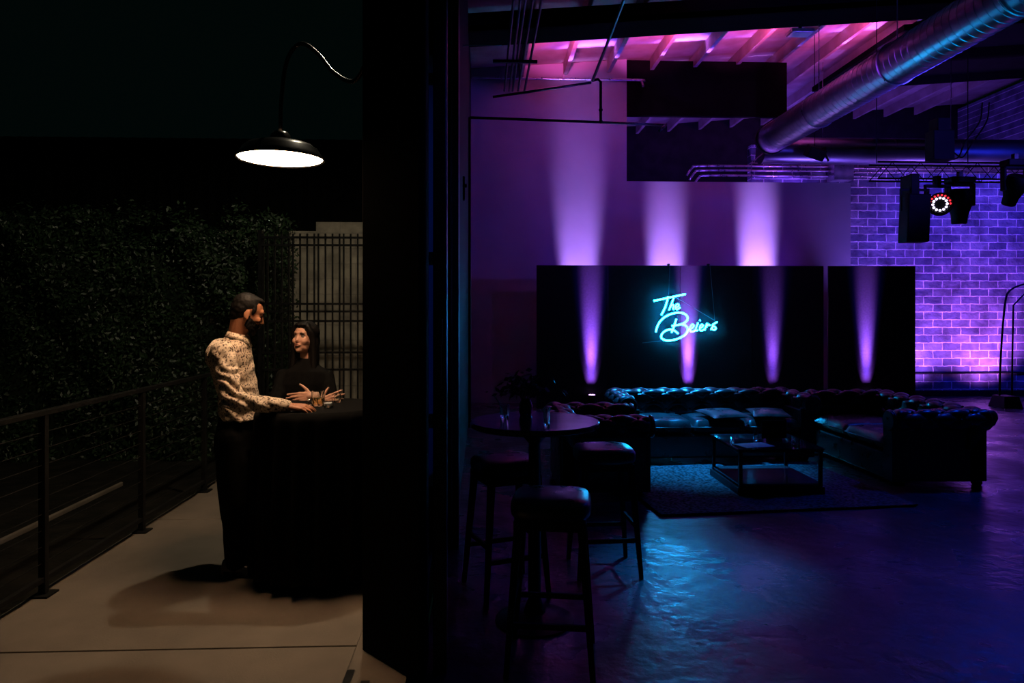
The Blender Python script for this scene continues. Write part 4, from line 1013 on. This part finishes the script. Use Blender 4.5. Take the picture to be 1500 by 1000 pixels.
obj('drop', MB().tube([pw(868, 118), pw(876, 116), pw(880, 120), pw(880, 179)], .02, 10).ell(pw(880, 161), (.03, .03, .03)).ell(pw(880, 178), (.03, .03, .03)), 'black', sp, smooth=True)
obj('branch', MB().tube([pw(722, 142), pw(866, 121)], .018, 10), 'conduit_dark', sp, smooth=True)
fd = W(868, 118, PY_); obj('feed', MB().tube([fd, W(894, 52, 9.3), W(914, 0, 8.7), W(930, -40, 8.2)], .022, 10), 'conduit_dark', sp, smooth=True)
wy = WALL_Y - .04
wc = thing('wall_conduit', 'bright metal conduit running across the top of the violet wall', 'conduit', W(800, 116, wy))
obj('tube', MB().tube(bez([W(676, 112, wy), W(682, 112.5, wy), W(690, 113, wy), W(800, 115, wy), W(932, 117, wy), W(940, 120, wy - .1), W(942, 126, wy - .2)], 6), .022, 10), 'conduit', wc, smooth=True)
for px in (735, 748, 825): obj('clamp', MB().box(tuple(W(px, 118, wy + .03) - Vector((.015, .07, .0))), tuple(W(px, 110, wy + .03) + Vector((.015, 0, 0)))), 'galv', wc)
w2 = thing('wall_conduit', 'thin dark conduit bending up beneath the magenta roof deck', 'conduit', W(700, 70, wy))
obj('tube', MB().tube([W(693, 66, wy), W(760, 66, wy), W(785, 78, wy), W(828, 77, wy), W(831, 88, wy), W(837, 88, wy), W(842, 76, wy), W(915, 74, wy)], .012, 8), 'conduit_dark', w2, smooth=True)
w3 = thing('wall_conduit', 'thin conduit rising beside the dark door post', 'conduit', W(675, 300, 7.5))
obj('tube', MB().tube(bez([W(676, 262, 7.5), W(673, 170, 7.5), W(672, 85, 7.5), W(677, 69, 7.5), W(690, 66, 7.5), W(735, 66, 7.5)], 6), .007, 8), 'conduit', w3, smooth=True)
o = obj('valve_cluster', MB().box(tuple(W(668, 292, 7.4)), tuple(W(681, 258, 7.4) + Vector((0, .08, 0)))).tube([W(664, 272, 7.4), W(684, 272, 7.4)], .02), 'black', bevel=.005); tag(o, 'small black control box on the wall beside the door post', 'box')
# conduits along the brick wall
by = BRICK_Y - .04
for k, (yy, xl) in enumerate(((243, 1018), (249.5, 1022), (257, 1028))):
    o = obj('brick_conduit', MB().tube(bez([W(xl - 12, yy + 14, by), W(xl - 4, yy + 3, by), W(xl + 8, yy, by), W(1120, yy + .4, by), W(1224, yy + 1, by)], 6), .02, 10), 'conduit', smooth=True)
    tag(o, ['topmost of the three bright conduits above the stepped wall', 'middle of the three bright conduits above the stepped wall', 'lowest of the three bright conduits above the stepped wall'][k], 'conduit', 'conduits left of the junction box')
for k, (yy, xr) in enumerate(((246, 1420), (252, 1500), (258, 1290))):
    o = obj('brick_conduit', MB().tube(bez([W(1243, yy, by - .02), W(1270, yy + .2, by - .02), W(xr - 12, yy + 1, by - .02), W(xr, yy - 3 if k == 0 else yy + 1, by - .02)], 4), .018, 10), 'conduit', smooth=True)
    tag(o, ['upper conduit on the brick right of the junction box, bending up', 'long middle conduit on the brick right of the junction box', 'short lowest conduit on the brick right of the junction box'][k], 'conduit', 'conduits right of the junction box')
jb = thing('junction_box', 'square violet-lit metal junction box between the conduits', 'box', W(1233, 262, by - .1))
a = W(1222, 263, by - .25); b = W(1245, 226, by - .1); obj('box', MB().box((a.x, a.y, a.z), (b.x, BRICK_Y - .001, b.z)), 'galv', jb, bevel=.006)
obj('cover', MB().box((a.x + .01, a.y - .006, a.z + .01), (b.x - .01, a.y, b.z - .01)), 'galv', jb)
o = obj('wall_pipe', MB().tube([W(1300, 547.5, by), W(1500, 545.5, by), W(1560, 545, by)], .016, 8), 'black', smooth=True); tag(o, 'thin black pipe running low along the brick wall', 'pipe')
o = obj('bracing_rod', MB().tube([W(1101, 262, 12.6), W(1101, 238, 12.6), W(1130, 215, 12.5)], .012, 8), 'conduit', smooth=True); tag(o, 'slanted steel rod rising from the stepped wall to the duct end', 'rod')

# small square LED fixture at the soffit
p = W(1172, 48, 11.2)
sf = thing('square_spotlight', 'pale square light fixture at the edge of the magenta roof strip', 'light', p)
obj('housing', MB().box((p.x - .19, p.y - .12, p.z - .03), (p.x + .19, p.y + .12, p.z + .03), None), 'galv', sf, bevel=.01)
obj('bracket', MB().box((p.x - .02, p.y - .02, p.z + .03), (p.x + .02, p.y + .02, p.z + .85)), 'black', sf)
obj('lens', MB().box((p.x - .16, p.y - .10, p.z - .036), (p.x + .16, p.y + .10, p.z - .03)), 'shade_in', sf)

# stage truss with moving heads
TY = 9.5; tz0 = W(1400, 262, TY).z; tz1 = W(1400, 238, TY).z; txa = W(1286, 250, TY).x; txb = 9.2
tr = thing('lighting_truss', 'black lattice truss carrying the moving stage lights before the brick wall', 'truss', (txa, TY, tz0))
for nm, y, z in (('chord', TY, tz1), ('chord', TY, tz0), ('chord', TY + .22, tz0), ('chord', TY + .22, tz1)): obj(nm, MB().tube([(txa, y, z), (txb, y, z)], .013, 8), 'black', tr, smooth=True)
for y in (TY, TY + .22):
    zig = []; x = txa; up = True
    while x < txb: zig.append((x, y, tz0 if up else tz1)); x += .2; up = not up
    obj('lacing', MB().tube(zig, .007, 6), 'black', tr)
for px in (1290, 1425): obj('suspension', MB().tube([(W(px, 200, TY).x, TY + .1, tz1), (W(px, 200, TY).x, TY + .1, ZD(6.5) - .5)], .006, 6), 'black', tr)
mb = MB(); a = W(1368, 262, TY - .1); b = W(1399, 190, TY - .1); mb.box((a.x, a.y, tz1 + .02), (b.x, b.y + .2, b.z))
a2 = W(1374, 190, TY - .1); b2 = W(1393, 172, TY - .1); mb.box((a2.x, a2.y, a2.z), (b2.x, b2.y + .2, b2.z))
o = obj('hoist', mb, 'black', bevel=.01); tag(o, 'black chain hoist block above the ringed LED light', 'hoist')
def moving_head(c, w, h_, d, tilt, label, yoke=True):
    """c: top hanging point"""
    T = thing('moving_head_light', label, 'stage light', c, 0, 'stage lights on the truss'); c = Vector(c)
    obj('base', MB().box((c.x - w*.42, c.y - .09, c.z - .11), (c.x + w*.42, c.y + .09, c.z - .03)), 'black', T, bevel=.01)
    obj('clamp', MB().box((c.x - .03, c.y - .03, c.z - .03), (c.x + .03, c.y + .03, c.z + .05)), 'blackmetal', T, bevel=.004)
    mb = MB().box((c.x - w/2, c.y - .04, c.z - .42), (c.x - w/2 + .04, c.y + .04, c.z - .11)).box((c.x + w/2 - .04, c.y - .04, c.z - .42), (c.x + w/2, c.y + .04, c.z - .11)).box((c.x - w/2, c.y - .04, c.z - .15), (c.x + w/2, c.y + .04, c.z - .11))
    obj('yoke', mb, 'black', T, bevel=.012)
    R_ = Matrix.Rotation(tilt, 3, 'X'); hc_ = c + Vector((0, 0, -.36))
    prof = [(w*.20, -h_*.5), (w*.24, -h_*.48), (w*.26, -h_*.3), (w*.36, -h_*.1), (w*.39, h_*.1), (w*.36, h_*.22), (w*.30, h_*.27)]
    mb = MB().lathe(prof, hc_, 28, R_); hd = obj('head', mb, 'black', T, smooth=True, angle=40)
    mb = MB().lathe([(.001, -h_*.505), (w*.18, -h_*.502), (w*.18, -h_*.49)], hc_, 24, R_); obj('lens', mb, 'darkglass', hd, smooth=True, angle=40)
    return T
c1 = W(1406, 262, TY); moving_head((c1.x, TY, tz0 + .05), .40, .62, .2, 0.05, 'black moving head light hanging right of the ringed LED light')
c4 = W(1500, 250, TY - 1); moving_head((c4.x + .04, TY - .8, tz0 + .12), .34, .50, .2, .5, 'black moving head light cut by the right edge of the picture')
# long box lamp on the left
c2 = W(1338, 268, TY - .2)
bl_ = thing('scoop_light', 'long black boxy stage light hanging left of the ringed LED light', 'stage light', c2, 0, 'stage lights on the truss')
a = W(1322, 355, TY - .2); b = W(1355, 282, TY - .2)
mb = MB().box((a.x, a.y - .1, a.z), (b.x, b.y + .12, b.z - .03)); mb.v = [(v[0] + (.03 if v[2] > a.z + .3 else 0), v[1], v[2]) for v in mb.v]
obj('body', mb, 'black', bl_, bevel=.015)
obj('neck', MB().box((c2.x - .05, c2.y - .04, b.z - .03), (c2.x + .06, TY + .02, tz0 + .02)), 'black', bl_, bevel=.005)
obj('yoke', MB().box((a.x - .03, a.y - .02, b.z + .02), (b.x + .05, a.y + .02, b.z + .05)).box((a.x - .03, a.y - .02, b.z - .25), (a.x - .015, a.y + .02, b.z + .02)).box((b.x + .035, a.y - .02, b.z - .25), (b.x + .05, a.y + .02, b.z + .02)), 'black', bl_)
# ring LED wash light facing the viewer
c3_ = W(1377, 299, TY - .25); fwd = (Vector((0, 0, 1.9)) - c3_).normalized()
Q = fwd.to_track_quat('Z', 'Y').to_matrix()
rl = thing('led_wash_light', 'round stage light with a ring of white and red LEDs', 'stage light', c3_, 0, 'stage lights on the truss')
obj('housing', MB().lathe([(.09, -.18), (.13, -.14), (.155, -.05), (.155, 0), (.142, .006), (.138, 0), (.001, -.002)], c3_, 36, Q), 'black', rl, smooth=True, angle=40)
obj('yoke', MB().box((c3_.x - .178, c3_.y + .03, c3_.z - .03), (c3_.x - .160, c3_.y + .08, c3_.z + .25)).box((c3_.x + .160, c3_.y + .03, c3_.z - .03), (c3_.x + .178, c3_.y + .08, c3_.z + .25)).box((c3_.x - .178, c3_.y + .03, c3_.z + .23), (c3_.x + .178, c3_.y + .08, c3_.z + .27)).box((c3_.x - .04, c3_.y + .03, c3_.z + .27), (c3_.x + .04, c3_.y + .1, tz0)), 'black', rl, bevel=.004)
mw = MB(); mr = MB(); md = MB()
for k in range(12):
    a = 2*math.pi*k/12; mw.ell(c3_ + Q @ Vector((.082*math.cos(a), .082*math.sin(a), .008)), (.017, .017, .017), None, 8, 6)
for k in range(18):
    a = 2*math.pi*k/18; v = Q @ Vector((.120*math.cos(a), .120*math.sin(a), .008))
    (mr if v.z > -.01 else md).ell(c3_ + v, (.013, .013, .013), None, 8, 6)
obj('white_leds', mw, 'whiteled', rl, smooth=True); obj('red_leds', mr, 'redled', rl, smooth=True); obj('dark_leds', md, 'darkglass', rl, smooth=True)
# angled floodlight by the duct
p = W(1194, 224, 12.25)
fl = thing('floodlight', 'small black tilted floodlight below the crossing duct', 'light', p)
obj('body', MB().box((-.15, -.12, -.10), (.15, .12, .10), Matrix.Translation(p) @ Matrix.Rotation(.3, 4, 'Y') @ Matrix.Rotation(.4, 4, 'X')), 'black', fl, bevel=.015)
obj('bracket', MB().tube([p + Vector((.16, .12, .10)), p + Vector((.18, 0, .10)), p + Vector((.18, 0, -.02)), p + Vector((.24, 0, -.14))], .018, 8), 'black', fl)
obj('suspension_rod', MB().tube([p + Vector((0, .02, .09)), Vector((p.x, p.y + .02, ZD(p.x) - .003))], .006, 6), 'black', fl)
for k, (xa, xb, sag) in enumerate(((1395, 1435, 12), (1400, 1445, 6))):
    o = obj('stage_cable', MB().tube(bez([W(1397.5, 214 + sag*1.6, TY), W(xa + 10, 232 - sag*.3, TY - .1), W((xa + xb)/2, 218 - sag, TY - .15), W(xb, 178, TY - .1), W(xb + 4, 150, TY - .1)], 6), .010, 6), 'black', smooth=True); tag(o, ['black cable curling from the hoist, nearer the hoist', 'black cable curling from the hoist, farther right'][k], 'cable', 'cables at the truss')

# arched double-tube rack on the right
RY = 12.0
rk = thing('arched_rack', 'black arched double-tube rack standing before the brick wall at far right', 'rack', (W(1472, 590, RY).x, RY, 0))
obj('outer_tube', MB().tube(bez([W(1464, 590, RY), W(1465, 545, RY), W(1468, 490, RY), W(1473, 440, RY), W(1480, 425, RY), W(1497, 417, RY), W(1516, 414, RY), W(1535, 425, RY), W(1543, 450, RY), W(1548, 590, RY)], 6), .016, 8), 'black', rk, smooth=True)
obj('inner_tube', MB().tube([W(1482, 590, RY), W(1483, 520, RY), W(1484.5, 447, RY), W(1500, 431, RY), W(1516, 431, RY), W(1530, 447, RY), W(1534, 590, RY)], .014, 8), 'black', rk, smooth=True)
for px in (1473, 1541):
    a = W(px, 585, RY).x; f_ = MB(); vs = [(a - .17, RY - .2, 0), (a + .17, RY - .2, 0), (a + .17, RY + .2, 0), (a - .17, RY + .2, 0), (a - .13, RY - .15, .2), (a + .13, RY - .15, .2), (a + .13, RY + .15, .2), (a - .13, RY + .15, .2)]
    f_.add(vs, [(0,3,2,1),(4,5,6,7),(0,1,5,4),(1,2,6,5),(2,3,7,6),(3,0,4,7)]); obj('foot', f_, 'black', rk, bevel=.01)
